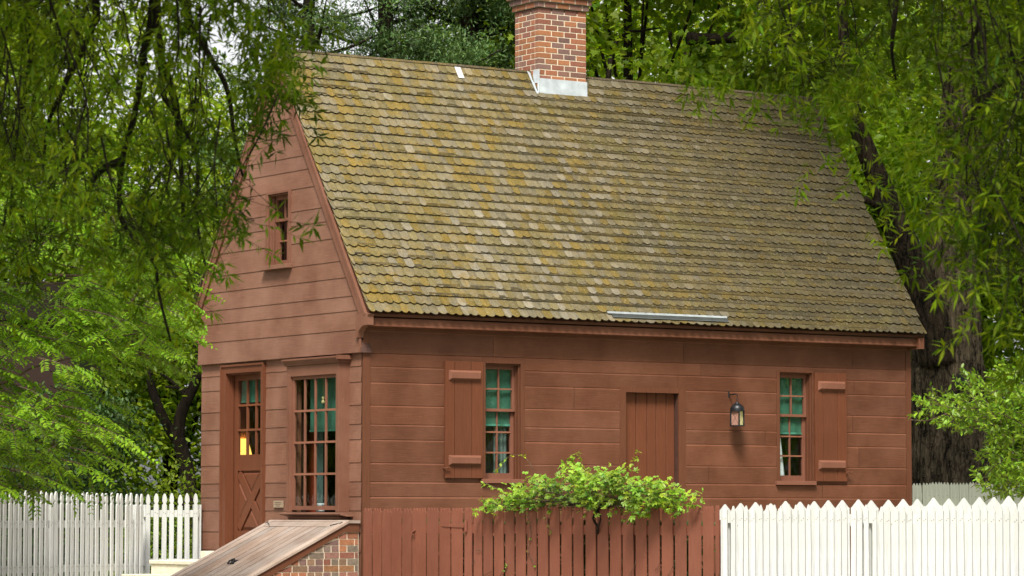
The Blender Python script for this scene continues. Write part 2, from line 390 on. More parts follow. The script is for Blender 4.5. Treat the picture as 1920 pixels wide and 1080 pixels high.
# upper gable, standing 5 cm proud
UZ = [3.52, 3.80, 4.033, 4.214, 4.446, 4.655, 4.944, 5.166, 5.347, 5.628, 5.858, 6.036, 6.313, 6.535, 6.76, 6.99, 7.20, 7.42]
ylo = lambda z: max(-.013, EY+.085+(z-EZ)/SL+.10); yhi = lambda z: WD-ylo(z)
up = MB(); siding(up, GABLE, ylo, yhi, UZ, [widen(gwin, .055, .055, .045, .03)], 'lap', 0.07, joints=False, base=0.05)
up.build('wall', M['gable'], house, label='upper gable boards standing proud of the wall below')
mb = MB()                                           # core of the gable, with the window left open
def gcore(za, zb, cut=None):
    for a, b in ([(0, 1)] if cut is None else [(0, cut[0]), (cut[1], 1)]):
        A = lambda z, f: ylo(z)-.05 if f == 0 else (yhi(z)+.05 if f == 1 else f)
        p = [(0.10, A(za, a), za), (0.10, A(za, b), za), (0.10, A(zb, b), zb), (0.10, A(zb, a), zb)]
        mb.prism(p, (-.148, 0, 0))
gcore(3.522, gwin[2]); gcore(gwin[2], gwin[3], gwin[:2]); gcore(gwin[3], 7.3)
mb.build('wall_frame', M['dark'], house)
mb = MB()
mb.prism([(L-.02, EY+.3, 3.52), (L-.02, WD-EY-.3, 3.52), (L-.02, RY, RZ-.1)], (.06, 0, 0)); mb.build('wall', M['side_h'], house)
# rake boards
off = np.array([0, SL, -1.0]); off = off/np.linalg.norm(off)          # into the gable, square to the slope
for sgn in (1, -1):
    mb = MB()
    def mir(p): return p if sgn == 1 else (p[0], WD-p[1], p[2])
    e = np.array([0, EY+.075, EZ+.00]); r = np.array([0, RY, RZ+.00]); o1 = off*.004; o2 = off*.135
    e1, r1, e2, r2 = e+o1, r+o1, e+o2, r+o2
    r2 = np.array([0, RY, r2[2]+(RY-r2[1])*SL]); r1 = np.array([0, RY, r1[2]+(RY-r1[1])*SL])
    for x0, w in ((-.088, .030),):
        P = [mir((x0, q[1], q[2])) for q in (e1, r1, r2, e2)]
        mb.prism(P, (w, 0, 0))
    o3 = off*.052
    P = [mir((-.098, q[1], q[2])) for q in (e+o1, np.array([0, RY, r1[2]]), np.array([0, RY, r1[2]-.03]), e+o3)]
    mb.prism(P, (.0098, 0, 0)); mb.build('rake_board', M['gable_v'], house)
# cornice: bed, soffit, fascia, crown
mb = MB()
prof = [(0, .0, 3.94), (0, -.17, 3.955), (0, -.215, 3.935), (0, -.222, 3.898), (0, -.222, 3.858), (0, -.230, 3.850), (0, -.230, 3.836), (0, -.205, 3.830), (0, -.03, 3.830), (0, -.03, 3.79), (0, -.019, 3.775), (0, -.019, 3.74), (0, 0, 3.74)]
mb.prism([(-.012, p[1], p[2]) for p in prof], (L-.05, 0, 0)); mb.build('cornice', M['side_h'], house)
mb = MB()
cons = [(-.012, 3.522), (-.012, 3.99), (-.14, 4.015), (-.25, 4.02), (-.335, 3.985), (-.305, 3.945), (-.305, 3.842), (-.20, 3.838), (-.155, 3.815), (-.095, 3.79), (-.06, 3.72), (-.05, 3.522)]
cons = [(0.0 if a == -.012 else a, b) for a, b in cons]
mb.prism([(-.094, a+.012, b) for a, b in [(-.012, 3.70), (-.012, 3.99), (-.12, 3.985), (-.22, 3.995), (-.315, 3.975), (-.29, 3.945), (-.29, 3.845), (-.18, 3.838), (-.13, 3.815), (-.075, 3.77), (-.055, 3.70)]], (.085, 0, 0))
ubox(mb, GABLE, -.042, -.0135, .035, .062, 3.522, 3.69)
mb.build('cornice_end', M['gable_v'], house)
mb = MB(); mb.box(L-.06, L+.03, -.27, .02, 3.80, 3.95); mb.build('cornice_end', M['side_h'], house)
mb = MB(); mb.prism([(-.012, WD+.26, 3.83), (-.012, WD+.26, 3.95), (-.012, WD, 3.92), (-.012, WD, 3.83)], (L-.05, 0, 0)); mb.build('cornice', M['side_h'], house)

# ---- roof
roof = MB()
n_s = np.array([0, -SL, 1.0]); n_s /= np.linalg.norm(n_s)              # slope normal (front)
up_s = np.array([0, 1.0, SL]); SLEN = math.hypot(RY-EY, RZ-EZ); up_s /= np.linalg.norm(up_s)
mb = MB()
base = [(0, EY+.03, EZ-.005), (0, RY, RZ-.03), (0, WD-EY-.03, EZ-.005), (0, WD-EY-.06, EZ-.035), (0, RY, RZ-.09), (0, EY+.06, EZ-.035)]
mb.prism([(-.056, p[1], p[2]) for p in base], (L+.10, 0, 0), (0.6, 0.6, 0.6))
roof_o = mb.build('roof', M['side_h'], house)
NR = 29; ex = SLEN/NR
def shingle_colour(x, s):
    r = random.random(); band = math.exp(-((x-s*.5-2.4+.6*math.sin(s*2))/1.2)**2)+.5*math.exp(-((x-s*.3-4.6)/.7)**2)
    mus = .5+.5*math.sin(x*1.3+s*2.1+1.5*math.sin(s*1.7))
    if r < .02+.20*band: c = np.array((0.220, 0.195, 0.145))
    elif r < .11+.12*band+.22*mus: c = np.array((0.168, 0.120, 0.034))
    elif r < .62: c = np.array((0.155, 0.128, 0.062))
    else: c = np.array((0.165, 0.142, 0.092))
    k = min(1, max(0, (x-2.2)/4.8)); c = c*(1-k)+(c*.20+np.array((0.035, 0.0275, 0.0125)))*k*random.uniform(.9, 1.15)  # darker to the right: the tree's shade is put into the shingle colour
    return tuple(c*.84*random.uniform(0.80, 1.15))
def shingles(mb, side):
    for i in range(NR):
        s0 = i*ex; s1 = min(s0+ex*1.55, SLEN-.004)
        x = -.088+(-.06 if i % 2 else 0)-random.random()*.02
        while x < L+.05:
            w = random.uniform(.098, .142)
            x0, x1 = max(x, -.092+random.uniform(-.006, .006)), min(x+w, L+.052+random.uniform(-.006, .006)); x += w
            if x1-x0 < .03: continue
            if side > 0 and i == 0 and 3.5 < (x0+x1)/2 < 5.32: pass
            ds = random.uniform(-.007, .007); lift = random.uniform(.024, .033); tck = .015
            cxx = (x0+x1)/2; hw = (x1-x0)/2-.0036
            pts = []
            arc = random.uniform(.044, .058)
            for k in range(7):
                a = math.pi*(k/6); pts.append((cxx-hw*math.cos(a), s0+ds+arc*(1-math.sin(a)**0.9)))
            sk = random.uniform(-.003, .003)
            def P(xx, ss, lft):
                h = lft*(1-(ss-s0)/(ex*1.55))+.004
                p = np.array([xx+sk*(ss-s0)*8, EY, EZ])+up_s*ss+n_s*h
                return p if side > 0 else np.array([p[0], WD-p[1], p[2]])
            top = [P(a, b, lift) for a, b in pts]+[P(cxx+hw, s1, lift), P(cxx-hw, s1, lift)]
            bot = [P(a, b, lift-tck) for a, b in pts]
            t = shingle_colour(cxx, s0) if side > 0 else (.2, .16, .1)
            b0 = len(mb.v); mb.v += [tuple(q) for q in top+bot]
            mb.f.append(tuple(b0+j for j in range(9))); mb.t.append(t)
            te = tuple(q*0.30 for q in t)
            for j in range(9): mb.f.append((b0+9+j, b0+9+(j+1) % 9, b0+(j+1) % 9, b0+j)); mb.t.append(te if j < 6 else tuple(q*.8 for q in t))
mb = MB(); shingles(mb, 1); mb.build('shingles', M['shingle'], roof_o)
mb = MB(); shingles(mb, -1); mb.build('shingles', M['shingle'], roof_o)
mb = MB()                                           # the back shingles stand over the ridge
x = -.11
while x < L+.05:
    w = random.uniform(.5, 1.1); h = random.uniform(0, .008)
    mb.prism([(x, RY-.012, RZ+.012+h), (x, RY-.005, RZ+.040+h), (x, RY+.16, RZ-.17), (x, RY+.15, RZ-.20)], (min(w, L+.06-x)-.006, 0, 0), tuple(np.array((.085, .068, .045))*random.uniform(.7, 1.3))); x += w
mb.build('ridge_board', M['shingle'], roof_o)
def rp(x, s, h): return np.array([x, EY, EZ])+up_s*s+n_s*h
def slope_plate(mb, x0, x1, s0, s1, h0, h1, t=(1, 1, 1)):
    a = [rp(x0, s0, h0), rp(x1, s0, h0), rp(x1, s1, h0), rp(x0, s1, h0)]; b = [rp(x0, s0, h1), rp(x1, s0, h1), rp(x1, s1, h1), rp(x0, s1, h1)]
    mb.faces(a+b, [(0, 3, 2, 1), (4, 5, 6, 7), (0, 1, 5, 4), (1, 2, 6, 5), (2, 3, 7, 6), (3, 0, 4, 7)], t)
mb = MB(); slope_plate(mb, 3.46, 5.36, .118, .150, .030, .040, (.62, .62, .6)); slope_plate(mb, 3.52, 5.36, .062, .117, .032, .036, (.10, .10, .09)); slope_plate(mb, 3.52, 5.36, .058, .064, .032, .044, (.25, .25, .24))  # the dark middle plate paints the shadow below the pale strip
mb.build('snow_strip', M['lead'], roof_o, label='bright metal strip above the eave with a dark plate for its shadow')
mb = MB(); slope_plate(mb, 2.60, 2.69, SLEN-.21, SLEN-.02, .030, .036, (1.1, 1.0, .9)); mb.build('patch', M['lead'], roof_o)
# ---- chimney: real bricks on a mortar core
BR = [(.25, .098, .052), (.275, .115, .056), (.21, .092, .066), (.175, .090, .068), (.285, .118, .055), (.22, .085, .055), (.155, .09, .075)]
BRD = BR+[(.14, .10, .08), (.19, .115, .07), (.15, .115, .085), (.25, .12, .055)]
def brick_ring(mb, x0, x1, y0, y1, z, h, par, cols=BR, dark=1.0):
    g_ = .0075; bl = .205
    def run(a, b, par):
        q = [a]; u = a+(bl if par else bl*.5)
        while u < b-.06: q.append(u); u += bl+random.uniform(-.006, .006)
        q.append(b); return list(zip(q[:-1], q[1:]))
    def c(): k = random.choice(cols); f = random.uniform(.8, 1.15)*dark; return tuple(q*f for q in k)
    for a, b in run(x0, x1, par):
        ae, be = a+(g_ if a > x0+1e-6 else 0), b-(g_ if b < x1-1e-6 else 0); mb.box(ae, be, y0, y0+.09, z+g_, z+h-g_*.6, c()); mb.box(ae, be, y1-.09, y1, z+g_, z+h-g_*.6, c())
    for a, b in run(y0+.09, y1-.09, not par):
        mb.box(x0, x0+.09, a+g_, b-g_, z+g_, z+h-g_*.6, c()); mb.box(x1-.09, x1, a+g_, b-g_, z+g_, z+h-g_*.6, c())
CX0, CX1, CY0, CY1 = 3.835, 4.605, 1.831, 2.40
mb = MB(); mm = MB(); z = 6.80; k = 0; h = .0755
mm.box(CX0+.004, CX1-.004, CY0+.004, CY1-.004, 6.6, 8.27)
while z < 8.24: brick_ring(mb, CX0, CX1, CY0, CY1, z, h, k % 2); z += h; k += 1
outs = [.028, .055, .085, .085, .085, .05]
for q, e in enumerate(outs):
    brick_ring(mb, CX0-e, CX1+e, CY0-e, CY1+e, z, h, k % 2, BR, 0.62 if q > 1 else .9)
    mm.box(CX0-e+.004, CX1+e-.004, CY0-e+.004, CY1+e-.004, z+.004, z+h-.002, (.45, .42, .4) if q > 1 else (.7, .7, .7)); z += h; k += 1
ch = mb.build('chimney', M['brick'], roof_o, bevel=.003)
mm.build('chimney_mortar', M['mortar'], roof_o)
mb = MB()
mb.prism([(CX0-.012, CY0-.012, 7.155), (CX0-.012, CY0-.006, 7.36), (CX0-.012, CY0-.001, 7.36), (CX0-.012, CY0-.001, 7.14)], (CX1-CX0+.024, 0, 0))
mb.prism([(CX0-.012, CY0-.012, 7.155), (CX0-.012, CY0-.001, 7.155), (CX0-.012, CY0-.040, 7.085), (CX0-.012, CY0-.052, 7.095)], (CX1-CX0+.03, 0, 0))
mb.box(CX0-.010, CX0-.001, CY0-.02, CY0+.015, 7.18, 7.47); mb.box(CX0-.010, CX0-.001, CY0+.015, CY0+.12, 7.30, 7.475)
mb.prism([(CX0-.01, CY0-.03, 7.12), (CX0-.01, CY0+.19, 7.44), (CX0-.07, CY0+.17, 7.455), (CX0-.06, CY0-.03, 7.15)], (0, -.0, .015))
mb.build('flashing', M['lead'], roof_o)

# ---- windows
def sash(parent, W, u0, u1, d, z0, z1, cols, rows, st=.045, top=.05, bot=.06, mun=.020, name='sash'):
    """one glazed sash in the plane d; front face at d, 35 mm thick"""
    mb = MB(); th = .035
    ubox(mb, W, u0, u0+st, d-th, d, z0, z1); ubox(mb, W, u1-st, u1, d-th, d, z0, z1)
    ubox(mb, W, u0+st, u1-st, d-th, d, z1-top, z1); ubox(mb, W, u0+st, u1-st, d-th, d, z0, z0+bot)
    gu0, gu1, gz0, gz1 = u0+st, u1-st, z0+bot, z1-top
    for i in range(1, rows):
        zc = gz0+(gz1-gz0)*i/rows; ubox(mb, W, gu0, gu1, d-.028, d-.001, zc-mun/2, zc+mun/2, (1.25, 1.25, 1.2))
    zs = [gz0]+[gz0+(gz1-gz0)*i/rows for i in range(1, rows)]+[gz1]
    for i in range(1, cols):
        uc = gu0+(gu1-gu0)*i/cols
        for r in range(rows): ubox(mb, W, uc-mun/2, uc+mun/2, d-.028, d-.003, zs[r]+(mun/2 if r else 0), zs[r+1]-(mun/2 if r < rows-1 else 0))
    s = mb.build(name, M['sash'], parent)
    for i in range(cols):
        for r in range(rows):
            p = MB(); a = gu0+(gu1-gu0)*i/cols; b = gu0+(gu1-gu0)*(i+1)/cols
            tl = random.uniform(-.002, .002)
            q = [W(a, d-.016+tl, zs[r]), W(b, d-.016-tl, zs[r]), W(b, d-.016, zs[r+1]), W(a, d-.016+random.uniform(-.001, .001), zs[r+1])]
            p.poly(q); p.build('pane', M['glass'], s if parent is house else parent)
    return s
def frame_part(parent, name, W, boxes, mat):
    mb = MB()
    for b in boxes: ubox(mb, W, *b)
    return mb.build(name, mat, parent, bevel=.003)
def window(W, H, mat, cas, rec, cols, rows_t, rows_b, label, sillw=.05, zmid=None, silld=.07):
    """double hung window: window > casing, reveal, sashes, panes, sill"""
    u0, u1, z0, z1 = H; cl, cr, ct = cas
    zmid = zmid or (z0+z1)/2
    w = frame_part(house, 'window', W, [(u0-cl, u0, 0.001, .028, z0, z1+ct), (u1, u1+cr, 0.001, .028, z0, z1+ct), (u0, u1, 0.001, .028, z1, z1+ct)], mat)
    w['label'] = label
    frame_part(w, 'jamb', W, [(u0-.001, u0+.018, -rec-.06, .0, z0, z1), (u1-.018, u1+.001, -rec-.06, .0, z0, z1), (u0+.018, u1-.018, -rec-.06, 0, z1-.018, z1+.001), (u1-.032, u1-.018, -rec+.012, -rec+.028, z0, z1-.018), (u0+.018, u0+.032, -rec+.012, -rec+.028, z0, z1-.018)], M['gable_v'] if W is GABLE else M['side_v'])
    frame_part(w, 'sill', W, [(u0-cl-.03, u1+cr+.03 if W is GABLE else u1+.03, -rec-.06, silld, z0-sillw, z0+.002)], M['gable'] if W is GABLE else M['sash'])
    sash(w, W, u0+.018, u1-.018, -rec, zmid-.012, z1-.018, cols, rows_t, bot=.035)
    sash(w, W, u0+.018, u1-.018, -rec-.037, z0+.002, zmid+.022, cols, rows_b, top=.035, bot=.075)
    return w
def shade_part(parent, W, u0, u1, d, z0, z1, mat=None, name='roller_shade'):
    mb = MB(); n_ = 14
    for i in range(n_):
        a = u0+(u1-u0)*i/n_; b = u0+(u1-u0)*(i+1)/n_
        o = lambda q: .006*math.sin(q*19+u0)+.004*math.sin(q*41)
        mb.poly([W(a, d+o(a), z0), W(b, d+o(b), z0), W(b, d+o(b)*.5, z1), W(a, d+o(a)*.5, z1)])
        mb.poly([W(a, d+o(a)+.012, z0-.012), W(b, d+o(b)+.012, z0-.012), W(b, d+o(b)+.012, z0+.014), W(a, d+o(a)+.012, z0+.014)], (1.5, 1.4, 1.4))
    return mb.build(name, mat or M['shade'], parent, smooth=True)
w1 = window(FRONT, wins[0], M['side_v'], (.043, .058, .07), .075, 2, 2, 3, 'window with its shutter folded back to the left', zmid=2.86)
shade_part(w1, FRONT, 1.80, 2.27, -.135, 2.68, 3.42)
w2 = window(FRONT, wins[1], M['side_v'], (.048, .018, .03), .075, 2, 2, 3, 'window with its shutter folded back to the right', zmid=2.87)
shade_part(w2, FRONT, 6.43, 6.94, -.135, 2.64, 3.42)
mb = MB()
for i in range(5): mb.poly([FRONT(6.50+i*.03, -.16-.02*(i % 2), 2.05), FRONT(6.53+i*.03, -.16-.02*((i+1) % 2), 2.05), FRONT(6.51+i*.014, -.16, 2.58), FRONT(6.496+i*.014, -.16, 2.58)])
mb.build('curtain', M['china'], w2)
mb = MB()
for i in range(9): mb.poly([FRONT(2.03+i*.024, -.20-.018*(i % 2), 1.98), FRONT(2.03+(i+1)*.024, -.20-.018*((i+1) % 2), 1.98), FRONT(2.03+(i+1)*.024, -.20-.018*((i+1) % 2), 2.75), FRONT(2.03+i*.024, -.20-.018*(i % 2), 2.75)], (1.6, 1.3, 1.3) if i % 3 else (.7, .7, .7))
mb.build('curtain', M['teal'], w1)
w3 = window(GABLE, gwin, M['gable_v'], (.055, .055, .035), .075, 2, 1, 2, 'small upper window in the gable', zmid=5.28, silld=.09)
for o in [w3]+list(w3.children)+[c for q in w3.children for c in q.children]:
    for v in o.data.vertices: v.co.x -= .05       # sits in the proud upper gable
# shutters
def shutter(u0, u1, z0, z1, hook_u, label, d=.026):
    mb = MB(); n_ = 3; w = (u1-u0)
    cuts = [u0, u0+w*.25, u0+w*.70, u1]
    for a, b in zip(cuts[:-1], cuts[1:]): ubox(mb, FRONT, a+.003, b-.003, d, d+.028, z0, z1, rt(.06))
    s = mb.build('shutter', M['door'], house, bevel=.003, label=label)
    for zb in (z0+.155, z1-.235):
        m2 = MB(); a, b = u0+.05, u1-.035; c = zb; e = zb+.125; q = .026; D0, D1 = d+.029, d+.068
        P = [FRONT(a, D0, c), FRONT(b, D0, c), FRONT(b, D0, e), FRONT(a, D0, e), FRONT(a+q, D1, c+q), FRONT(b-q, D1, c+q), FRONT(b-q, D1, e-q), FRONT(a+q, D1, e-q)]
        m2.faces(P, [(4, 5, 6, 7), (0, 1, 5, 4), (1, 2, 6, 5), (2, 3, 7, 6), (3, 0, 4, 7)]); m2.build('batten', M['sash'], s)
    m3 = MB(); zh = z0+.12; sg = 1 if hook_u > (u0+u1)/2 else -1
    m3.tube([FRONT(hook_u, .02, zh), FRONT(hook_u, .085, zh)], .006, 6); m3.tube([FRONT(hook_u-sg*.06, .08, zh-.004), FRONT(hook_u-sg*.02, .085, zh+.004), FRONT(hook_u+sg*.02, .085, zh-.004), FRONT(hook_u+sg*.055, .085, zh+.006)], .009, 6)
    m3.build('shutter_hook', M['side_v'], s)
    return s
shutter(1.160, 1.718, 2.015, 3.45, 1.15, 'shutter standing left of its window')
shutter(6.985, 7.53, 2.005, 3.445, 7.545, 'shutter standing right of its window')
# batten door
mb = MB(); ubox(mb, FRONT, bdoor[0]-.10, bdoor[0], .001, .021, 1.1, bdoor[3]+.07); ubox(mb, FRONT, bdoor[1], bdoor[1]+.11, .001, .021, 1.1, bdoor[3]+.07); ubox(mb, FRONT, bdoor[0], bdoor[1], .001, .021, bdoor[3], bdoor[3]+.07)
dk = mb.build('door_frame', M['side_v'], house)
mb = MB(); us = [3.918, 4.14, 4.315, 4.46, 4.62, 4.753]
for a, b in zip(us[:-1], us[1:]):
    mb.prism([FRONT(a+.004, -.105, 1.16), FRONT(a+.004, -.078, 1.16), FRONT(a+.010, -.07, 1.16), FRONT(b-.010, -.07, 1.16), FRONT(b-.004, -.078, 1.16), FRONT(b-.004, -.105, 1.16)], (0, 0, bdoor[3]-1.162), rt(.05))
mb.build('door', M['door'], house, label='plank door without glass in the long wall')
# glazed door in the gable
u0, u1, z0, z1 = gdoor
mb = MB()
ubox(mb, GABLE, u0-.088, u0, .0, .036, z0-.1, z1+.11); ubox(mb, GABLE, u1, u1+.125, 0, .036, z0-.1, z1+.11); ubox(mb, GABLE, u0, u1, 0, .036, z1, z1+.11)
ubox(mb, GABLE, u0-.088, u0-.062, .036, .052, z0-.1, z1+.11); ubox(mb, GABLE, u1+.10, u1+.125, .036, .052, z0-.1, z1+.11); ubox(mb, GABLE, u0-.062, u1+.10, .036, .052, z1+.085, z1+.11)
ubox(mb, GABLE, u1-.001, u1+.03, -.14, 0, z0, z1); ubox(mb, GABLE, u0-.03, u0+.001, -.14, 0, z0, z1); ubox(mb, GABLE, u0, u1, -.14, -.001, z1-.02, z1+.02)
ubox(mb, GABLE, u1-.018, u1-.002, -.075, -.045, z0, z1-.02)
mb.build('door_frame', M['door'], house)
D = -.09; th = .04; mb = MB()
du0, du1 = u0+.01, u1-.004
gu0, gu1, gz0, gz1 = 2.545, 3.245, 2.335, 3.29
ubox(mb, GABLE, du0, gu0, D-th, D, z0+.01, z1-.02); ubox(mb, GABLE, gu1, du1, D-th, D, z0+.01, z1-.02)
ubox(mb, GABLE, gu0, gu1, D-th, D, gz1, z1-.02); ubox(mb, GABLE, gu0, gu1, D-th, D, 2.13, gz0); ubox(mb, GABLE, gu0, gu1, D-th, D, z0+.01, z0+.17)
ubox(mb, GABLE, gu0, gu1, D-th, D-.026, z0+.17, 2.13)
for i in (1, 2):
    zc = gz0+(gz1-gz0)*i/3; ubox(mb, GABLE, gu0, gu1, D-.03, D-.001, zc-.013, zc+.013, (1.25, 1.25, 1.2))
for i in (1, 2):
    uc = gu0+(gu1-gu0)*i/3
    for r in range(3): ubox(mb, GABLE, uc-.018, uc+.018, D-.03, D-.004, gz0+(gz1-gz0)*r/3+(.013 if r else 0), gz0+(gz1-gz0)*(r+1)/3-(.013 if r < 2 else 0), (1.1, 1.1, 1.1))
# the crossed rails and the bevelled fields between them
pu0, pu1, pz0, pz1 = gu0, gu1, z0+.17, 2.13
cu, cz = (pu0+pu1)/2, (pz0+pz1)/2; hb = .062
def field(pts, q=.03):
    c = np.mean(np.array(pts), axis=0); ins = []
    n_ = len(pts)
    for i in range(n_):
        p0, p1, p2 = [np.array(pts[(i+k) % n_]) for k in (-1, 0, 1)]
        a = (p1-p0)/np.linalg.norm(p1-p0); b = (p2-p1)/np.linalg.norm(p2-p1)
        na = np.array([-a[1], a[0]]); nb = np.array([-b[1], b[0]])
        if na@(c-p1) < 0: na, nb = -na, -nb
        s_ = np.linalg.solve(np.array([na, nb]), np.array([na@p1+q, nb@p1+q])); ins.append(s_)
    P = [GABLE(p[0], D-.026, p[1]) for p in pts]+[GABLE(p[0], D-.004, p[1]) for p in ins]
    mb.faces(P, [tuple(range(n_, 2*n_))]+[(i, (i+1) % n_, n_+(i+1) % n_, n_+i) for i in range(n_)])
dg = np.array([pu1-pu0, pz1-pz0]); dl = np.linalg.norm(dg); ku, kz = hb*dl/dg[1], hb*dl/dg[0]
g1 = .018
field([(pu0+ku+g1, pz1-g1), (pu1-ku-g1, pz1-g1), (cu, cz+kz+g1)]); field([(pu0+ku+g1, pz0+g1), (cu, cz-kz-g1), (pu1-ku-g1, pz0+g1)])
field([(pu0+g1, pz0+kz+g1), (pu0+g1, pz1-kz-g1), (cu-ku-g1, cz)]); field([(pu1-g1, pz0+kz+g1), (cu+ku+g1, cz), (pu1-g1, pz1-kz-g1)])
for sg in (1, -1):
    a, b = ((pu0, pz0), (pu1, pz1)) if sg == 1 else ((pu0, pz1), (pu1, pz0))
    A = np.array(a); B = np.array(b); dd = (B-A)/np.linalg.norm(B-A); nn = np.array([-dd[1], dd[0]])*hb*.93
    A = A+dd*.04; B = B-dd*.04; dep = D-.003-(.0015 if sg == 1 else 0)
    P = [A+nn, B+nn, B-nn, A-nn]
    pr = [GABLE(p[0], D-.026, p[1]) for p in P]; mb.prism(pr, np.array(GABLE(0, dep-(D-.026), 0)), (1.0, 1.0, 1.0))
door = mb.build('door', M['door'], house, label='glazed door with a crossed lower panel')
for i in range(3):
    for r in range(3):
        p = MB(); a, b = gu0+(gu1-gu0)*i/3, gu0+(gu1-gu0)*(i+1)/3; c, d = gz0+(gz1-gz0)*r/3, gz0+(gz1-gz0)*(r+1)/3
        p.poly([GABLE(a, D-.02, c), GABLE(b, D-.02, c), GABLE(b, D-.021, d), GABLE(a, D-.019, d)]); p.build('pane', M['glass'], door)
mb = MB(); kp = GABLE(2.49, D, 2.19); mb.lathe((0, 0, 0), [(0.001, .05), (.014, .048), (.022, .038), (.018, .024), (.009, .016), (.009, 0), (.024, 0)], 12)
mb.v = [(kp[0]-v[2], kp[1]+v[0], kp[2]+v[1]) for v in mb.v]; mb.build('handle', M['brass'], door, smooth=True)
mb = MB()
for i in range(12):
    a, b = gu0+(gu1-gu0)*i/12, gu0+(gu1-gu0)*(i+1)/12; o = .004*(i % 2)
    mb.poly([GABLE(a, D-.06-o, 3.02), GABLE(b, D-.056+o, 3.02), GABLE(b, D-.06, 3.31), GABLE(a, D-.06, 3.31)])
ubox(mb, GABLE, gu0, gu1, D-.064, D-.048, 3.008, 3.030, (1.3, 1.3, 1.3)); mb.build('roller_shade', M['shade'], door)
# projecting shop window
bu0, bu1, bz0, bz1 = .275, 1.54, 1.60, 3.50; bd = .165
mb = MB()
su0, su1, sz0, sz1 = .345, 1.45, 1.625, 3.275
ubox(mb, GABLE, bu0, su0, 0.0, bd, bz0, bz1-.09); ubox(mb, GABLE, su1, bu1, 0.0, bd, bz0, bz1-.09); ubox(mb, GABLE, su0, su1, 0.0, bd, sz1, bz1-.09)
ubox(mb, GABLE, su1+.035, su1+.05, bd, bd+.006, bz0, bz1-.2)
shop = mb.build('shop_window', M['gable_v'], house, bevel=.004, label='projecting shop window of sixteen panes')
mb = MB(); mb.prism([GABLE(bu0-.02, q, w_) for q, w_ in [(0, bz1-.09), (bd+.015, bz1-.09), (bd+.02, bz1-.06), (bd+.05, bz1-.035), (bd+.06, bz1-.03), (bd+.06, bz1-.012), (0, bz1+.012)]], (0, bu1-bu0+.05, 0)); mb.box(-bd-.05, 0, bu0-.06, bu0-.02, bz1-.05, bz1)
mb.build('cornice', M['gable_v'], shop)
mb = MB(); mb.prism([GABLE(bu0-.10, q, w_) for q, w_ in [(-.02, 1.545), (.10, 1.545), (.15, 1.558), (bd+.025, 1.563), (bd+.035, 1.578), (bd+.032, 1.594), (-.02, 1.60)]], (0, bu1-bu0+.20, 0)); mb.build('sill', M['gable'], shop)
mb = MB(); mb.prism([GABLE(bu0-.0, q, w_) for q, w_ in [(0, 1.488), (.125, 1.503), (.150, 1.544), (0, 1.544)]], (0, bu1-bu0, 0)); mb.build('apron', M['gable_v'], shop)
sash(shop, GABLE, su0, su1, bd-.03, sz0, sz1, 4, 4, st=.045, top=.04, bot=.05, mun=.026)
mb = MB(); ubox(mb, GABLE, bu0+.02, bu1-.02, -.25, bd-.07, 1.55, 1.60); mb.build('shelf', M['dark'], shop)
shade_part(shop, GABLE, .32, 1.27, -.02, 2.60, 3.40)
# inside: rooms
mb = MB(); mb.box(.13, L-.13, .13, WD-.13, 1.08, 1.12); mb.box(.13, L-.13, .13, WD-.13, 3.86, 3.89); mb.build('floor_boards', M['dark'], house)
mb = MB(); mb.box(2.9, 3.0, .13, WD-.13, 1.12, 3.86); mb.build('partition', M['dark'], house)
mb = MB(); mb.box(.34, .38, 1.62, 2.30, 1.12, 3.86); mb.build('partition', M['redroom'], house)
mb = MB(); mb.box(1.2, 1.24, 3.28, 3.92, 1.12, 3.86); mb.build('partition', M['yellow'], house)
for uu, zt in ((on_x(606, 870, .22)[1], 2.5),):
    mb = MB()
    for i in range(8):
        a, b = uu+i*.025, uu+(i+1)*.025; o = .015*(i % 2)
        mb.poly([GABLE(a, -.22+o, 1.62), GABLE(b, -.22+.015-o, 1.62), GABLE(b, -.22+.015-o, zt+.2), GABLE(a, -.22+o, zt+.2)])
    mb.build('curtain', M['teal'], shop)
# things inside and on the walls
lp = on_x(456, 838, .55)
lamp = empty('table_lamp', (lp[0], lp[1], lp[2]-.45), 'lit table lamp with yellow shade behind the glazed door', 'lamp')
mb = MB(); mb.lathe((lp[0], lp[1], lp[2]), [(.12, -.11), (.06, .11)], 18); mb.build('lamp_shade', M['lampshade'], lamp, smooth=True)
mb = MB(); mb.lathe((lp[0], lp[1], lp[2]-.45), [(.001, 0), (.07, .0), (.06, .02), (.02, .05), (.045, .14), (.02, .24), (.012, .36), (.001, .40)], 14); mb.build('lamp_base', M['brass'], lamp, smooth=True)
pl = bpy.data.lights.new('bulb', 'POINT'); pl.energy = 7; pl.color = (1, .68, .25); pl.shadow_soft_size = .05
po = bpy.data.objects.new('bulb', pl); col.objects.link(po); po.parent = lamp; po.location = (0, 0, .45)
tb = empty('side_table', (lp[0], lp[1], 1.12), 'dark side table carrying the lit lamp', 'table')
mb = MB(); zt = lp[2]-.45; mb.box(lp[0]-.22, lp[0]+.22, lp[1]-.3, lp[1]+.3, zt-.03, zt); mb.build('table_top', M['dark'], tb)
for sx in (-1, 1):
    for sy in (-1, 1): mb = MB(); mb.box(lp[0]+sx*.19-.02, lp[0]+sx*.19+.02, lp[1]+sy*.26-.02, lp[1]+sy*.26+.02, 1.12, zt-.03); mb.build('leg', M['dark'], tb)
pc = on_x(601, 950, -.03); mb = MB()
mb.lathe((pc[0], pc[1], 1.60), [(.001, 0), (.05, 0), (.058, .02), (.058, .07), (.05, .085), (.062, .09), (.062, .10), (.045, .105), (.045, .03), (.001, .03)], 18)
tag(mb.build('jar', M['china'], None, smooth=True), 'small pale blue and white jar standing on the shop window shelf', 'jar')
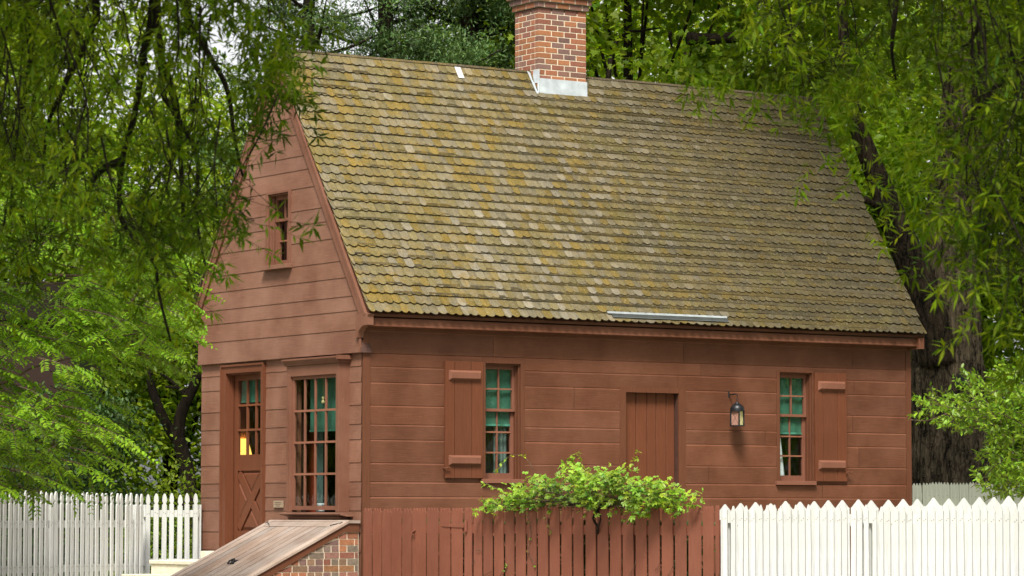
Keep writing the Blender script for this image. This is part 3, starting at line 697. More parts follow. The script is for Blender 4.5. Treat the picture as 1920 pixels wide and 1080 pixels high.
pc = on_x(606, 750, .0); mb = MB(); mb.lathe((pc[0], pc[1], pc[2]), [(.001, -.045), (.02, -.04), (.024, -.015), (.012, -.004), (.012, .006), (.02, .018), (.018, .038), (.001, .045)], 12)
mb.tube([(pc[0], pc[1], pc[2]+.04), (pc[0], pc[1], 3.45)], .002, 5)
tag(mb.build('window_ornament', M['horn'], None, smooth=True), 'tiny bright ornament hanging on a string behind the shop window', 'ornament')
pq = empty('plaque', (-.03, 1.97, 1.70), 'tiny weathered plaque on the boards between door and shop window', 'plaque')
mb = MB(); ubox(mb, GABLE, 1.86, 2.09, .014, .034, 1.655, 1.742); b_ = mb.build('plate', M['plaque'], pq, bevel=.002)
mb = MB()
for r, (a, b) in enumerate(((1.885, 2.065), (1.895, 2.055), (1.925, 2.025))):
    u = a
    while u < b: w = random.uniform(.006, .016); ubox(mb, GABLE, u, u+w, .034, .0355, 1.720-r*.022-.004, 1.720-r*.022+.004); u += w+.006
mb.build('worn_lettering', M['dark'], pq)
# lantern on its bracket
lx, ly = 5.565, -.20
lan = empty('lantern', (lx, 0, 2.72), 'black iron lantern hanging from a bracket on the long wall', 'lantern')
mb = MB(); mb.tube([(lx, -.017, 3.125), (lx, -.10, 3.125), (lx, -.17, 3.13), (lx, -.20, 3.115), (lx, -.205, 3.06)], .008, 8); mb.tube([(lx, -.017, 3.09), (lx, -.017, 3.17)], .014, 8); mb.build('bracket', M['iron'], lan)
mb = MB(); mb.tube([(lx, -.20+.018*math.cos(a), 3.045+.022*math.sin(a)) for a in np.linspace(0, 2*math.pi, 13)], .004, 6, cap=False); mb.build('ring', M['iron'], lan)
mb = MB(); hw = .062; rot = R_(45-33.8+12)
def lr(x, y): return (lx+x*math.cos(rot)-y*math.sin(rot), ly+x*math.sin(rot)+y*math.cos(rot))
mb.lathe((lx, ly, 2.905), [(.092, 0), (.092, .03), (.088, .05), (.070, .075), (.042, .095), (.030, .100), (.030, .112), (.012, .120), (.001, .122)], 16)
mb.build('dome', M['iron'], lan, smooth=True)
mb = MB(); mb.lathe((lx, ly, 2.71), [(.001, 0), (.095, 0), (.095, .014), (.001, .014)], 16)
for sx, sy in ((-1, -1), (1, -1), (1, 1), (-1, 1)):
    p = lr(sx*hw, sy*hw); mb.tube([(p[0], p[1], 2.715), (p[0], p[1], 2.915)], .011, 6)
mb.build('cage', M['iron'], lan)
for k, (a, b) in enumerate((((-1, -1), (1, -1)), ((-1, 1), (-1, -1)), ((1, -1), (1, 1)), ((1, 1), (-1, 1)))):
    p, q = lr(a[0]*hw*.9, a[1]*hw*.9), lr(b[0]*hw*.9, b[1]*hw*.9)
    mb = MB(); mb.poly([(p[0], p[1], 2.725), (q[0], q[1], 2.725), (q[0], q[1], 2.905), (p[0], p[1], 2.905)]); mb.build('pane', M['horn'] if k in (0, 2) else M['horn2'], lan)
    mb = MB()
    for s_ in (0, 1):
        P0, P1 = (p, q) if s_ == 0 else (q, p); mb.tube([(P0[0], P0[1], 2.73), (P1[0], P1[1], 2.90)], .002, 4)
    mb.build('wire_guard', M['iron'], lan)

# ------------------------------------------------------------------ CELLAR HATCH
hatch = empty('cellar_hatch', (-.9, 1.0, 0), 'sloping cellar hatch with two faded board doors on brick cheeks', 'cellar hatch')
m_ = .489
def hz(x): return 1.48+m_*(x+.2)
def hp(x, y, h=0.0): n_ = np.array([-m_, 0, 1.0]); n_ /= np.linalg.norm(n_); return np.array([x, y, hz(x)])+n_*h
def hplate(mb, x0, x1, y0, y1, h0, h1, t=(1, 1, 1)):
    a = [hp(x0, y0, h0), hp(x1, y0, h0), hp(x1, y1, h0), hp(x0, y1, h0)]; b = [hp(x0, y0, h1), hp(x1, y0, h1), hp(x1, y1, h1), hp(x0, y1, h1)]
    mb.faces(a+b, [(0, 3, 2, 1), (4, 5, 6, 7), (0, 1, 5, 4), (1, 2, 6, 5), (2, 3, 7, 6), (3, 0, 4, 7)], t)
XE = -2.75
mb = MB()
mb.prism([(-.03, -.02, 1.500), (-.175, -.02, 1.503), (-.20, -.02, 1.486), (-.20, -.02, 1.465), (-.03, -.02, 1.465)], (0, 1.95, 0), (1.05, 1.02, 1))
mb.build('top_board', M['hatch'], hatch)
mb = MB(); hplate(mb, XE, -.202, -.02, .115, -.018, .008, (1.25, 1.22, 1.18)); mb.build('frame_board', M['hatch'], hatch); mb = MB(); hplate(mb, XE, -.202, 1.83, 1.93, -.018, .008, rt(.1)); mb.build('frame_board', M['hatch'], hatch)
for (ya, yb) in ((.118, .972), (.976, 1.827)):
    mb = MB(); k = 5; w = (yb-ya)/k
    for i in range(k):
        t = rt(.14); hplate(mb, XE+.05, -.328, ya+i*w+.010, ya+(i+1)*w-.010, -.022, random.uniform(0, .005), t)
    hplate(mb, -.320, -.205, ya+.004, yb-.004, -.022, .003, rt(.1))
    lf = mb.build('door_leaf', M['hatch'], hatch)
    mb = MB(); yh = ya+.05 if ya < .5 else yb-.05; s_ = 1 if ya < .5 else -1
    a, b = hp(-.24, yh-s_*.08, .008), hp(-.30, yh+s_*.06, .008); mb.tube([a, b], .006, 6); mb.tube([hp(-.22, yh-s_*.1, .01), hp(-.26, yh-s_*.1, .01)], .008, 6)
    mb.build('hinge', M['iron'], lf)
mb = MB(); hx, hy = -1.20, .99
hplate(mb, hx-.05, hx+.05, hy-.03, hy+.03, .004, .010)
mb.tube([hp(hx-.045, hy-.07, .012), hp(hx-.02, hy-.045, .03), hp(hx+.02, hy, .036), hp(hx+.01, hy+.05, .03), hp(hx+.03, hy+.09, .01)], .013, 8)
mb.tube([hp(hx-.06, hy+.03, .02), hp(hx-.02, hy+.045, .035), hp(hx+.04, hy+.03, .02)], .012, 8); mb.build('hasp', M['iron'], hatch)
mb = MB()
mb.prism([(-.03, -.002, 1.462), (-.215, -.002, 1.462), (XE, -.002, hz(XE)-.022), (XE, -.002, hz(XE)-.15), (-.235, -.002, 1.375-.018), (-.03, -.002, 1.36)], (0, .045, 0))
mb.build('side_trim', M['side_v'], hatch)
mb = MB(); mm = MB(); z = .02; k = 0
yA = .012
while z < 1.345:
    h = .0785; x = -.035-(.0 if k % 2 else .11*.5); wd = .215 if k % 2 else .1125
    first = True
    x = -.035
    if k % 2 == 0: x_list = [-.035, -.035-.16]
    else: x_list = [-.035, -.035-.055]
    xs = [x_list[0], x_list[1]]
    while xs[-1] > XE: xs.append(xs[-1]-wd+random.uniform(-.006, .006))
    for a, b in zip(xs[:-1], xs[1:]):
        c = random.choice(BRD); f = random.uniform(.75, 1.15); t = tuple(q*f for q in c)
        g_ = .007; za, zb = z+g_, z+h-g_*.6
        lim = lambda xx: min(zb, (1.362 if xx > -.235 else hz(xx)-.118))
        la, lb = lim(a-g_), lim(b+g_)
        if la <= za+.004 and lb <= za+.004: continue
        lb = max(lb, za+.001)
        mb.prism([(a-g_, yA, za), (b+g_, yA, za), (b+g_, yA, lb), (a-g_, yA, max(la, za+.001))], (0, .09, 0), t)
    z += h; k += 1
mb.build('brick_cheek', M['brick'], hatch)
mm.prism([(-.031, yA+.006, 0), (-.031, yA+.006, 1.365), (-.235, yA+.006, 1.362), (XE, yA+.006, hz(XE)-.115), (XE, yA+.006, 0)], (0, .10, 0))
mm.build('mortar_bed', M['mortar'], hatch); mm = MB(); mm.prism([(-.031, 1.80, 0), (-.031, 1.80, 1.46), (-.235, 1.80, 1.45), (XE, 1.80, hz(XE)-.03), (XE, 1.80, 0)], (0, .10, 0)); mm.build('brick_cheek', M['mortar'], hatch)

# stone steps at the glazed door
st = empty('stone_steps', (-.8, 2.9, 0), 'pale stone steps below the glazed door beside the cellar hatch', 'steps')
for i, (xa, xb, zt, y1) in enumerate(((-1.06, -.035, .99, 3.42), (-1.43, -1.063, .815, 3.46), (-1.80, -1.433, .64, 3.46), (-2.17, -1.803, .46, 3.46))):
    mb = MB(); mb.box(xa, xb, 2.0, y1, 0, zt-.05); mb.box(xa-.02, xb, 1.98, y1+.02, zt-.048, zt); mb.build('step', M['stone'], st, bevel=.008)
mb = MB(); mb.box(-.33, -.038, 2.36, 3.46, .992, 1.10); mb.build('door_step', M['stone'], st, bevel=.006)

# ------------------------------------------------------------------ FENCES
def oriented(p0, p1):
    d = np.array([p1[0]-p0[0], p1[1]-p0[1], 0.0]); Ln = np.linalg.norm(d); d /= Ln; n_ = np.array([-d[1], d[0], 0])
    if n_@(CAM-np.array([p0[0], p0[1], CAM[2]])) < 0: n_ = -n_           # towards the viewer's side
    return d, n_, Ln
def board(mb, p, d, n_, w, t, prof, tint=(1, 1, 1)):
    """prof: outline (u, z) around u=0; a board of thickness t standing at p"""
    a = [np.array([p[0], p[1], 0])+d*u+Zv*z for u, z in prof]; mb.prism(a, n_*t, tint)
# red board fence, in line with the gable
xr = -.10
us_px = [682, 699.2, 717, 735, 754, 774]
gate_b = [682, 699.2, 717, 735, 754.5, 773.5, 801, 824, 846.5, 869.5]
rest_b = [870.5, 887.6, 906.5, 926.5, 947, 966.8, 988, 1008.5, 1030.4, 1052, 1074.6, 1097, 1120, 1143.4, 1167, 1191, 1215, 1240, 1264.5, 1290, 1317, 1341, 1352]
def y_of(px): return on_x(px, 955, xr)[1]
rf_id = [None]
def red_board(parent, ya, yb, zt, mat=M['fence_red']):
    mb = MB(); w = abs(yb-ya); c = (ya+yb)/2; g_ = random.uniform(.018, .025) if parent is rf_id[0] else random.uniform(.012, .018)
    hw = w/2-g_; nt = max(2, int(round(w/.068))); pts = [(-hw, .0), (hw, .0)]
    top = zt+random.uniform(-.008, .006); le = random.uniform(-.004, .004)
    for k in range(nt, 0, -1):
        ub, ua = -hw+2*hw*k/nt, -hw+2*hw*(k-1)/nt; um = (ua+ub)/2
        pts += [(ub, top-.055), (um+.018*(ub-ua)/.06, top-.006), (um, top), (um-.018*(ub-ua)/.06, top-.006)]
    pts.append((-hw, top-.055))
    mb.prism([(xr, c+u+le*(z/1.6), z) for u, z in pts], (-.012, 0, 0), rt(.07)); return mb.build('board', mat, parent)
rg = empty('board_gate', (xr, y_of(775), 0), 'red board gate hung on a strap hinge beside the cellar hatch', 'gate')
for a, b in zip(gate_b[:-1], gate_b[1:]): red_board(rg, y_of(a), y_of(b), 1.645)
mb = MB(); mb.box(xr+.002, xr+.05, y_of(869.5), y_of(683), 1.36, 1.46); mb.box(xr+.002, xr+.05, y_of(869.5), y_of(683), .4, .5); mb.build('rail', M['fence_red'], rg)
def hpnt(px, py): q = on_x(px, py, xr-.014); return q
mb = MB(); A = [hpnt(870, 979.5), hpnt(870, 989.5), hpnt(833, 987.5), hpnt(828, 986), hpnt(830, 982.5)]
mb.prism([tuple(q) for q in A][::-1], (-.006, 0, 0)); mb.build('strap_hinge', M['fence_red'], rg)
mb = MB(); q = hpnt(777, 1000); q2 = hpnt(779, 993)
mb.tube([q2, q+np.array([-.02, .03, 0]), q+np.array([-.02, -.03, -.02])], .014, 6); mb.build('latch', M['fence_red'], rg)
rf = empty('board_fence', (xr, y_of(1100), 0), 'red board fence under the vine between gate and white pickets', 'fence')
rf_id[0] = rf
for a, b in zip(rest_b[:-1], rest_b[1:]): red_board(rf, y_of(a), y_of(b), 1.652+.013*(a-870)/480)
mb = MB(); ya, yb = y_of(871), y_of(1352)
mb.box(xr+.002, xr+.05, yb, ya, 1.36, 1.46); mb.box(xr+.002, xr+.05, yb, ya, .4, .5); mb.build('rail', M['fence_red'], rf)
for f_ in (.0, .33, .66, .99):
    mb = MB(); yy = ya+(yb-ya)*f_; mb.box(xr+.051, xr+.15, yy-.05, yy+.05, 0, 1.52); mb.build('post', M['fence_red'], rf)
mb = MB(); q0 = hpnt(875.5, 974); q1 = hpnt(875.5, 997)
mb.box(xr-.032, xr-.0245, q0[1]-.018, q0[1]+.018, q1[2], q0[2]); mb.tube([(xr-.036, q0[1], q1[2]), (xr-.036, q0[1], q0[2])], .010, 8); mb.build('hinge_plate', M['fence_red'], rf)
# leaves added to darken the gaps are built with the plants

def gothic(hw, h, tip='gothic'):
    if tip == 'gothic':
        return [(-hw, 0), (hw, 0), (hw, h-.15), (hw*.55, h-.135), (hw*.98, h-.10), (hw*.8, h-.045), (hw*.35, h-.008), (0, h), (-hw*.35, h-.008), (-hw*.8, h-.045), (-hw*.98, h-.10), (-hw*.55, h-.135), (-hw, h-.15)]
    if tip == 'point':
        return [(-hw, 0), (hw, 0), (hw, h-.052), (hw*.78, h-.045), (hw*.12, h-.002), (0, h), (-hw*.12, h-.002), (-hw*.78, h-.045), (-hw, h-.052)]
    if tip == 'tri':
        return [(-hw, 0), (hw, 0), (hw, h-.085), (hw*.85, h-.078), (hw*.12, h-.004), (0, h), (-hw*.12, h-.004), (-hw*.85, h-.078), (-hw, h-.085)]
    if tip == 'saw':
        o = [(-hw, 0), (hw, 0)]
        for k in range(3, 0, -1):
            ub, ua = -hw+2*hw*k/3, -hw+2*hw*(k-1)/3; o += [(ub, h-.045), ((ua+ub)/2, h)]
        return o+[(-hw, h-.045)]
def picket_fence(name, pts, pitch, hw, tip, h, label, mat, rails, posts=True, th=.022, group=None, cat='fence', railside=-1, postlist=None, jit=.006):
    """pts: ground points with a height each (x, y, h)"""
    root = empty(name, (pts[0][0], pts[0][1], 0), label, cat, group)
    proto = {}
    for (x0, y0, h0), (x1, y1, h1) in zip(pts[:-1], pts[1:]):
        d, n_, Ln = oriented((x0, y0), (x1, y1)); k = max(1, int(round(Ln/pitch)))
        yaw = math.atan2(d[1], d[0])
        for i in range(k):
            f_ = (i+.5)/k; v_ = random.randrange(3); key = v_
            hh = h0+(h1-h0)*f_
            if key not in proto:
                mb = MB(); dd = np.array([1.0, 0, 0]); nn = np.array([0, -1.0, 0]) if n_@np.array([math.sin(yaw), -math.cos(yaw), 0]) > 0 else np.array([0, 1.0, 0])
                board(mb, (0, 0), dd, nn, 0, th, [(u*(random.uniform(.95, 1.05) if tip != 'tri' else 1), z) for u, z in gothic(hw, h, tip)])
                for rz in rails:
                    for q_ in (-.4, .45):
                        c_ = nn*th+np.array([hw*q_, 0, rz+random.uniform(-.02, .02)]); mb.box(c_[0]-.004, c_[0]+.004, c_[1]-.002, c_[1]+.002, c_[2]-.005, c_[2]+.003, (.25, .2, .15))
                o = mb.build('picket', mat, None); proto[key] = o; first = True
            else:
                o = proto[key].copy(); col.objects.link(o); first = False
            o.parent = root
            P = np.array([x0, y0, 0])+d*Ln*(f_+(random.uniform(-.04, .04)/k if tip != 'tri' else 0))-np.array([pts[0][0], pts[0][1], 0])
            o.location = (P[0], P[1], 0); o.scale = (random.uniform(.94, 1.05) if tip != 'tri' else random.uniform(.985, 1), 1, hh/h+random.uniform(-jit, jit))
            o.rotation_euler = (random.uniform(-.004, .004), random.uniform(-.009, .009), yaw+random.uniform(-.05, .05)*(tip != 'tri'))
        for rz in rails:
            mb = MB(); q = -n_*.001; a = np.array([x0, y0, 0])+q; b = a-n_*.04
            z0_, z1_ = rz-.045, rz+.045; e = d*Ln
            mb.prism([a+Zv*z0_, b+Zv*z0_, b+Zv*z1_, a+Zv*z1_], e); mb.build('rail', mat, root)
        if posts:
            kk = max(1, int(round(Ln/2.2)))
            for i in range(kk+1):
                P = np.array([x0, y0, 0])+d*(Ln*i/kk)*.985-n_*.09
                mb = MB(); q = .05; mb.prism([P+d*a_*q+n_*b_*q for a_, b_ in ((-1, -1), (1, -1), (1, 1), (-1, 1))], (0, 0, h0-.14)); mb.build('post', mat, root)
    return root
def gp(px, D, z=1.6): p = at(px, 955, D); return p
def P3(px, D, topy):
    p = at(px, 955, D); return (p[0], p[1], EYE+(HOR-topy)*D/F_PX)
picket_fence('picket_fence', [P3(1356, 32.7, 947), P3(1620, 31.9, 948), P3(2250, 30.0, 948)], .0785, .0225, 'point', 1.67, 'near white picket fence with small pointed tips, right of the red boards', M['white'], [1.535, .45])
picket_fence('paling_fence', [P3(1349, 34.0, 945), P3(1650, 33.5, 936), P3(2200, 32.7, 925)], .1585, .0778, 'tri', 1.74, 'white paling fence with broad pointed tips, just behind the near pickets', M['white'], [1.50, .45])
picket_fence('picket_fence', [P3(268, 41.5, 926), P3(-60, 38.6, 919)], .0985, .0275, 'gothic', 1.83, 'long white picket fence on the left, running toward the viewer under the drooping leaves', M['white'], [1.45, .90], postlist=1)
picket_fence('picket_gate', [P3(270, 41.9, 926), P3(373, 42.1, 926)], .107, .031, 'gothic', 1.83, 'short white picket gate standing beside the gable wall', M['white'], [1.58, .95], cat='gate', posts=True)
picket_fence('board_fence', [P3(1712, 47.6, 905), P3(2250, 49.0, 903)], .148, .0725, 'saw', 2.03, 'grimy white board fence with sawtooth tops in front of the thick oak trunk', M['whiteold'], [1.83, .9])

# ------------------------------------------------------------------ PLANTS
SHAPES = {
 'lance': ([(0, 0, 0), (.42, .5, .12), (1, 0, -.18), (.42, -.5, .12)], [(0, 1, 2), (0, 2, 3)]),
 'oval': ([(0, 0, 0), (.25, .42, .1), (.65, .45, .08), (1, 0, -.15), (.65, -.45, .08), (.25, -.42, .1)], [(0, 1, 2, 3), (0, 3, 4, 5)]),
 'lobed': ([(0, 0, 0), (.1, .5, .1), (.4, .28, .03), (.62, .52, .05), (.66, .2, 0), (1, 0, -.15), (.66, -.2, 0), (.62, -.52, .05), (.4, -.28, .03), (.1, -.5, .1)], [(0, 1, 2), (0, 2, 4, 5), (2, 3, 4), (0, 5, 6, 8), (6, 7, 8), (0, 8, 9)]),
}
def unit(a): return a/(np.linalg.norm(a, axis=-1, keepdims=True)+1e-9)
class LB:
    """collects leaves, links them as one mesh"""
    def __init__(s): s.P = []; s.D = []; s.N = []; s.L = []; s.W = []; s.T = []
    def add(s, P, D, N, L, W, T):
        P = np.atleast_2d(P); n = len(P)
        s.P.append(P); s.D.append(np.broadcast_to(D, (n, 3))); s.N.append(np.broadcast_to(N, (n, 3)))
        s.L.append(np.broadcast_to(L, (n,))); s.W.append(np.broadcast_to(W, (n,))); s.T.append(np.broadcast_to(T, (n, 3)))
    def count(s): return sum(len(p) for p in s.P)
    def build(s, name, mat, parent, shape='lance', label=None):
        P = np.vstack(s.P); D = unit(np.vstack(s.D)); N = np.vstack(s.N); L = np.concatenate(s.L); W = np.concatenate(s.W); T = np.vstack(s.T)
        S = unit(np.cross(D, N)); N = unit(np.cross(S, D))
        tv, tf = SHAPES[shape]; k = len(tv); n = len(P)
        V = np.empty((n, k, 3), np.float32)
        for i, (a, b, c) in enumerate(tv): V[:, i] = P+D*(L*a)[:, None]+S*(W*b)[:, None]+N*(W*c)[:, None]
        o0 = np.array(origin_of(parent)); V -= o0.astype(np.float32)
        me = bpy.data.meshes.new(name)
        flat = np.array([i for f in tf for i in f]); lens = np.array([len(f) for f in tf])
        li = (np.arange(n)[:, None]*k+flat[None]).ravel().astype(np.int32); nl = np.tile(lens, n)
        ls = np.concatenate([[0], np.cumsum(nl)[:-1]]).astype(np.int32)
        me.vertices.add(n*k); me.vertices.foreach_set('co', V.ravel())
        me.loops.add(len(li)); me.loops.foreach_set('vertex_index', li)
        me.polygons.add(len(nl)); me.polygons.foreach_set('loop_start', ls)
        me.update(calc_edges=True)
        a = me.attributes.new('tint', 'FLOAT_COLOR', 'FACE')
        c = np.ones((len(nl), 4), np.float32); c[:, :3] = np.repeat(T, len(tf), axis=0); a.data.foreach_set('color', c.ravel())
        me.materials.append(mat)
        if me.validate(): BAD.append('L'+name)
        o = bpy.data.objects.new(name, me); col.objects.link(o)
        if parent is not None: o.parent = parent
        if label: o['label'] = label
        return o
def rand_tint(n, amp=.25, hue=.15):
    v = 1+rng.uniform(-amp, amp, (n, 1)); h_ = rng.normal(0, hue, (n, 1))
    return np.clip(np.hstack([v*(1+h_), v, v*(1-h_*.6)]), .1, 2.5)
def rdir(n): return unit(rng.normal(size=(n, 3)))
def in_poly(x, y, poly):
    c = False; j = len(poly)-1
    for i in range(len(poly)):
        xi, yi = poly[i]; xj, yj = poly[j]
        if (yi > y) != (yj > y) and x < (xj-xi)*(y-yi)/(yj-yi)+xi: c = not c
        j = i
    return c
def curve(pts, n=24):                               # smooth line through points
    pts = np.array(pts, float); t = np.linspace(0, len(pts)-1, n); out = []
    for q in t:
        i = min(int(q), len(pts)-2); f_ = q-i; p0, p1, p2, p3 = pts[max(i-1, 0)], pts[i], pts[i+1], pts[min(i+2, len(pts)-1)]
        out.append(.5*((2*p1)+(-p0+p2)*f_+(2*p0-5*p1+4*p2-p3)*f_**2+(-p0+3*p1-3*p2+p3)*f_**3))
    return out
# ---- foreground willow oaks: drooping twigs carrying long narrow leaves
def willow(root, poly, n, Dr, thin, mat, tone, seedbox, per=9, sig=.13):
    lb = LB(); x0, x1, y0, y1 = seedbox; made = 0; tries = 0; nclump = max(1, n//per); tw = MB()
    while made < nclump and tries < nclump*40:
        tries += 1
        px, py = rng.uniform(x0, x1), rng.uniform(y0, y1)
        if not in_poly(px, py, poly): continue
        if any(((px-cx)/rx)**2+((py-cy)/ry)**2 < 1 and rng.random() < pr for cx, cy, rx, ry, pr in thin): continue
        made += 1; c0 = at(px, py, rng.uniform(*Dr)); ct = rng.uniform(.45, 1.5); ct = ct*np.array([1+.18*(ct-1), 1, 1]); az0 = rng.uniform(0, 2*math.pi)
        up_ = c0+np.array([rng.normal()*.18, rng.normal()*.18, rng.uniform(.35, .8)])
        tw.tube(curve([up_, (c0+up_)/2+rng.normal(size=3)*.05, c0], 6), list(np.linspace(.0065, .003, 6)), 4, cap=False)
        for q_ in range(int(per*rng.uniform(.6, 1.5))):
            p = c0+rng.normal(size=3)*sig*np.array([1, 1, .8])
            tw.tube([c0+(up_-c0)*rng.uniform(0, .6), p], [.0022, .0015], 3, cap=False)
            L_ = rng.uniform(.08, .26); az = rng.uniform(0, 2*math.pi); drift = np.array([math.cos(az), math.sin(az), 0])*rng.uniform(.2, 1)
            d0 = unit(drift*1.4+np.array([0, 0, .05-.7*rng.random()])); pts = [p]; k = 5
            for i in range(k): dd = unit(d0+np.array([0, 0, -.10*i])); pts.append(pts[-1]+dd*L_/k)
            tw.tube([pts[0], pts[2], pts[5]], [.002, .0015, .001], 3, cap=False)
            m = int(L_/.017); tv = tone(px, py)*ct
            for i in range(m):
                f_ = (i+1)/m*k; a = min(int(f_), k-1); q = pts[a]+(pts[a+1]-pts[a])*(f_-a); dd = unit(pts[a+1]-pts[a])
                side = rdir(1)[0]; side = unit(side-dd*(side@dd)); dr = unit(dd*rng.uniform(.2, .8)+side*.95+np.array([0, 0, -.16]))
                lb.add(q, dr, unit(rdir(1)[0]*.7+Zv), rng.uniform(.050, .100), rng.uniform(.012, .021), rand_tint(1, .3, .12)[0]*tv)
            for j in range(5):
                dr = unit(dd*.6+rdir(1)[0]*.9); lb.add(pts[-1], dr, unit(rdir(1)[0]*.7+Zv), rng.uniform(.07, .11), rng.uniform(.014, .021), rand_tint(1, .25, .12)[0]*tv*np.array([1.15, 1.1, 1]))
    lb.build('foliage', mat, root)
    if n > 300: tw.build('twigs', M['barkdark'], root)
def limbs(root, lines, D, r0, mat=None, name='branch', r1=.25):
    for ln in lines:
        Dq = D+random.uniform(-.5, .5); pts = [at(px, py, Dq+i*.12) for i, (px, py) in enumerate(ln)]
        c = curve(pts, 5*len(pts)); mb = MB(); k = len(c); mb.tube(c, [r0*(1-(1-r1)*i/(k-1)) for i in range(k)], 7); mb.build(name, mat or M['barkdark'], root, smooth=True)
lp_ = at(-700, 960, 17)
wl_ = empty('willow_oak', (lp_[0], lp_[1], 0), 'willow oak whose drooping narrow leaves hang in front at the upper left', 'tree')
mb = MB(); c = curve([(lp_[0], lp_[1], 0), (lp_[0]+.1, lp_[1], 2.5), tuple(at(-600, -350, 17)), tuple(at(-350, -600, 17)), tuple(at(-50, -560, 17)), tuple(at(400, -420, 17.3))], 26)
mb.tube(c, list(np.interp(range(26), [0, 3, 12, 25], [.34, .26, .17, .035])), 12); mb.build('trunk', M['bark'], wl_, smooth=True)
polyL = [(-400, -330), (640, -330), (560, -40), (535, 70), (520, 170), (478, 215), (440, 300), (425, 400), (408, 480), (376, 470), (365, 560), (345, 620), (310, 650), (280, 600), (245, 520), (200, 430), (120, 440), (60, 500), (-60, 480), (-400, 470)]
def toneL(px, py): return 1.0
willow(wl_, polyL, 2300, (15.2, 19.5), [(425, 110, 95, 80, .93), (480, 150, 55, 75, .93), (380, 50, 70, 45, .55), (465, 230, 30, 50, .8), (330, 330, 40, 60, .5), (230, 250, 40, 60, .4)], M['l_willow'], toneL, (-400, 640, -330, 690))
willow(wl_, [(490, 20), (540, 40), (532, 140), (512, 200), (488, 245), (478, 200), (500, 120)], 90, (16, 19), [], M['l_willow'], toneL, (475, 545, 20, 250), sig=.08)
limbs(wl_, [[(170, -300), (180, 0), (174, 50), (120, 165), (90, 235), (80, 330)], [(290, -400), (287, 0), (270, 95), (262, 155), (250, 225), (230, 300), (227, 410), (285, 485), (300, 560), (320, 640)],
            [(300, -400), (294, 0), (303, 115), (303, 170), (345, 240), (370, 300), (368, 400), (385, 500)], [(360, -380), (350, 0), (385, 90), (425, 165), (440, 260), (455, 330)],
            [(40, -300), (50, 0), (56, 120), (30, 260), (20, 400)], [(303, 115), (330, 200), (340, 330), (345, 420)], [(230, 300), (180, 330), (150, 420)]], 17.2, .026)
rp_ = at(2900, 960, 18)
wr_ = empty('willow_oak', (rp_[0], rp_[1], 0), 'willow oak whose drooping narrow leaves hang in front at the upper right', 'tree')
mb = MB(); c = curve([(rp_[0], rp_[1], 0), (rp_[0]-.1, rp_[1], 2.5), tuple(at(2700, -350, 18)), tuple(at(2400, -600, 18)), tuple(at(1950, -520, 18)), tuple(at(1450, -400, 18.3))], 26)
mb.tube(c, list(np.interp(range(26), [0, 3, 12, 25], [.34, .26, .17, .035])), 12); mb.build('trunk', M['bark'], wr_, smooth=True)
polyR = [(1380, -330), (2450, -330), (2450, 760), (2050, 720), (1950, 690), (1880, 640), (1830, 570), (1792, 620), (1780, 520), (1700, 500), (1690, 430), (1745, 400), (1690, 300), (1640, 250), (1610, 200), (1560, 225), (1515, 190), (1440, 165), (1400, 60)]
willow(wr_, polyR, 1500, (15.5, 20.5), [(1680, 330, 60, 70, .6), (1760, 470, 50, 60, .5), (1560, 90, 60, 60, .3)], M['l_willow'], lambda px, py: 1.0, (1380, 2450, -330, 760))
willow(wr_, [(1840, 120), (2300, 120), (2300, 700), (1900, 660), (1850, 500), (1830, 330)], 420, (15.0, 17.0), [], M['l_willow'], lambda px, py: .8, (1830, 2300, 120, 700))  # far right leaves tinted darker, shade put into their colour
willow(wr_, [(1560, 120), (1660, 120), (1740, 330), (1800, 520), (1745, 500), (1700, 400), (1640, 330), (1590, 260)], 72, (17, 20), [], M['l_willow'], lambda px, py: 1.15, (1560, 1800, 120, 520))
willow(wr_, [(1270, 120), (1370, 60), (1450, 120), (1400, 190), (1310, 150)], 16, (17, 19), [], M['l_willow'], lambda px, py: 1.1, (1270, 1450, 60, 190))
limbs(wr_, [[(1850, -300), (1840, 0), (1825, 70), (1800, 90)], [(2100, -200), (1960, 60), (1900, 130), (1845, 190), (1815, 240), (1780, 310), (1750, 380)], [(1690, -300), (1680, 0), (1672, 90), (1680, 150)], [(1900, 130), (1850, 175), (1800, 185)], [(1845, 190), (1840, 120), (1830, 60)], [(2200, 200), (2000, 300), (1900, 330), (1850, 420), (1840, 520)]], 17.6, .022)

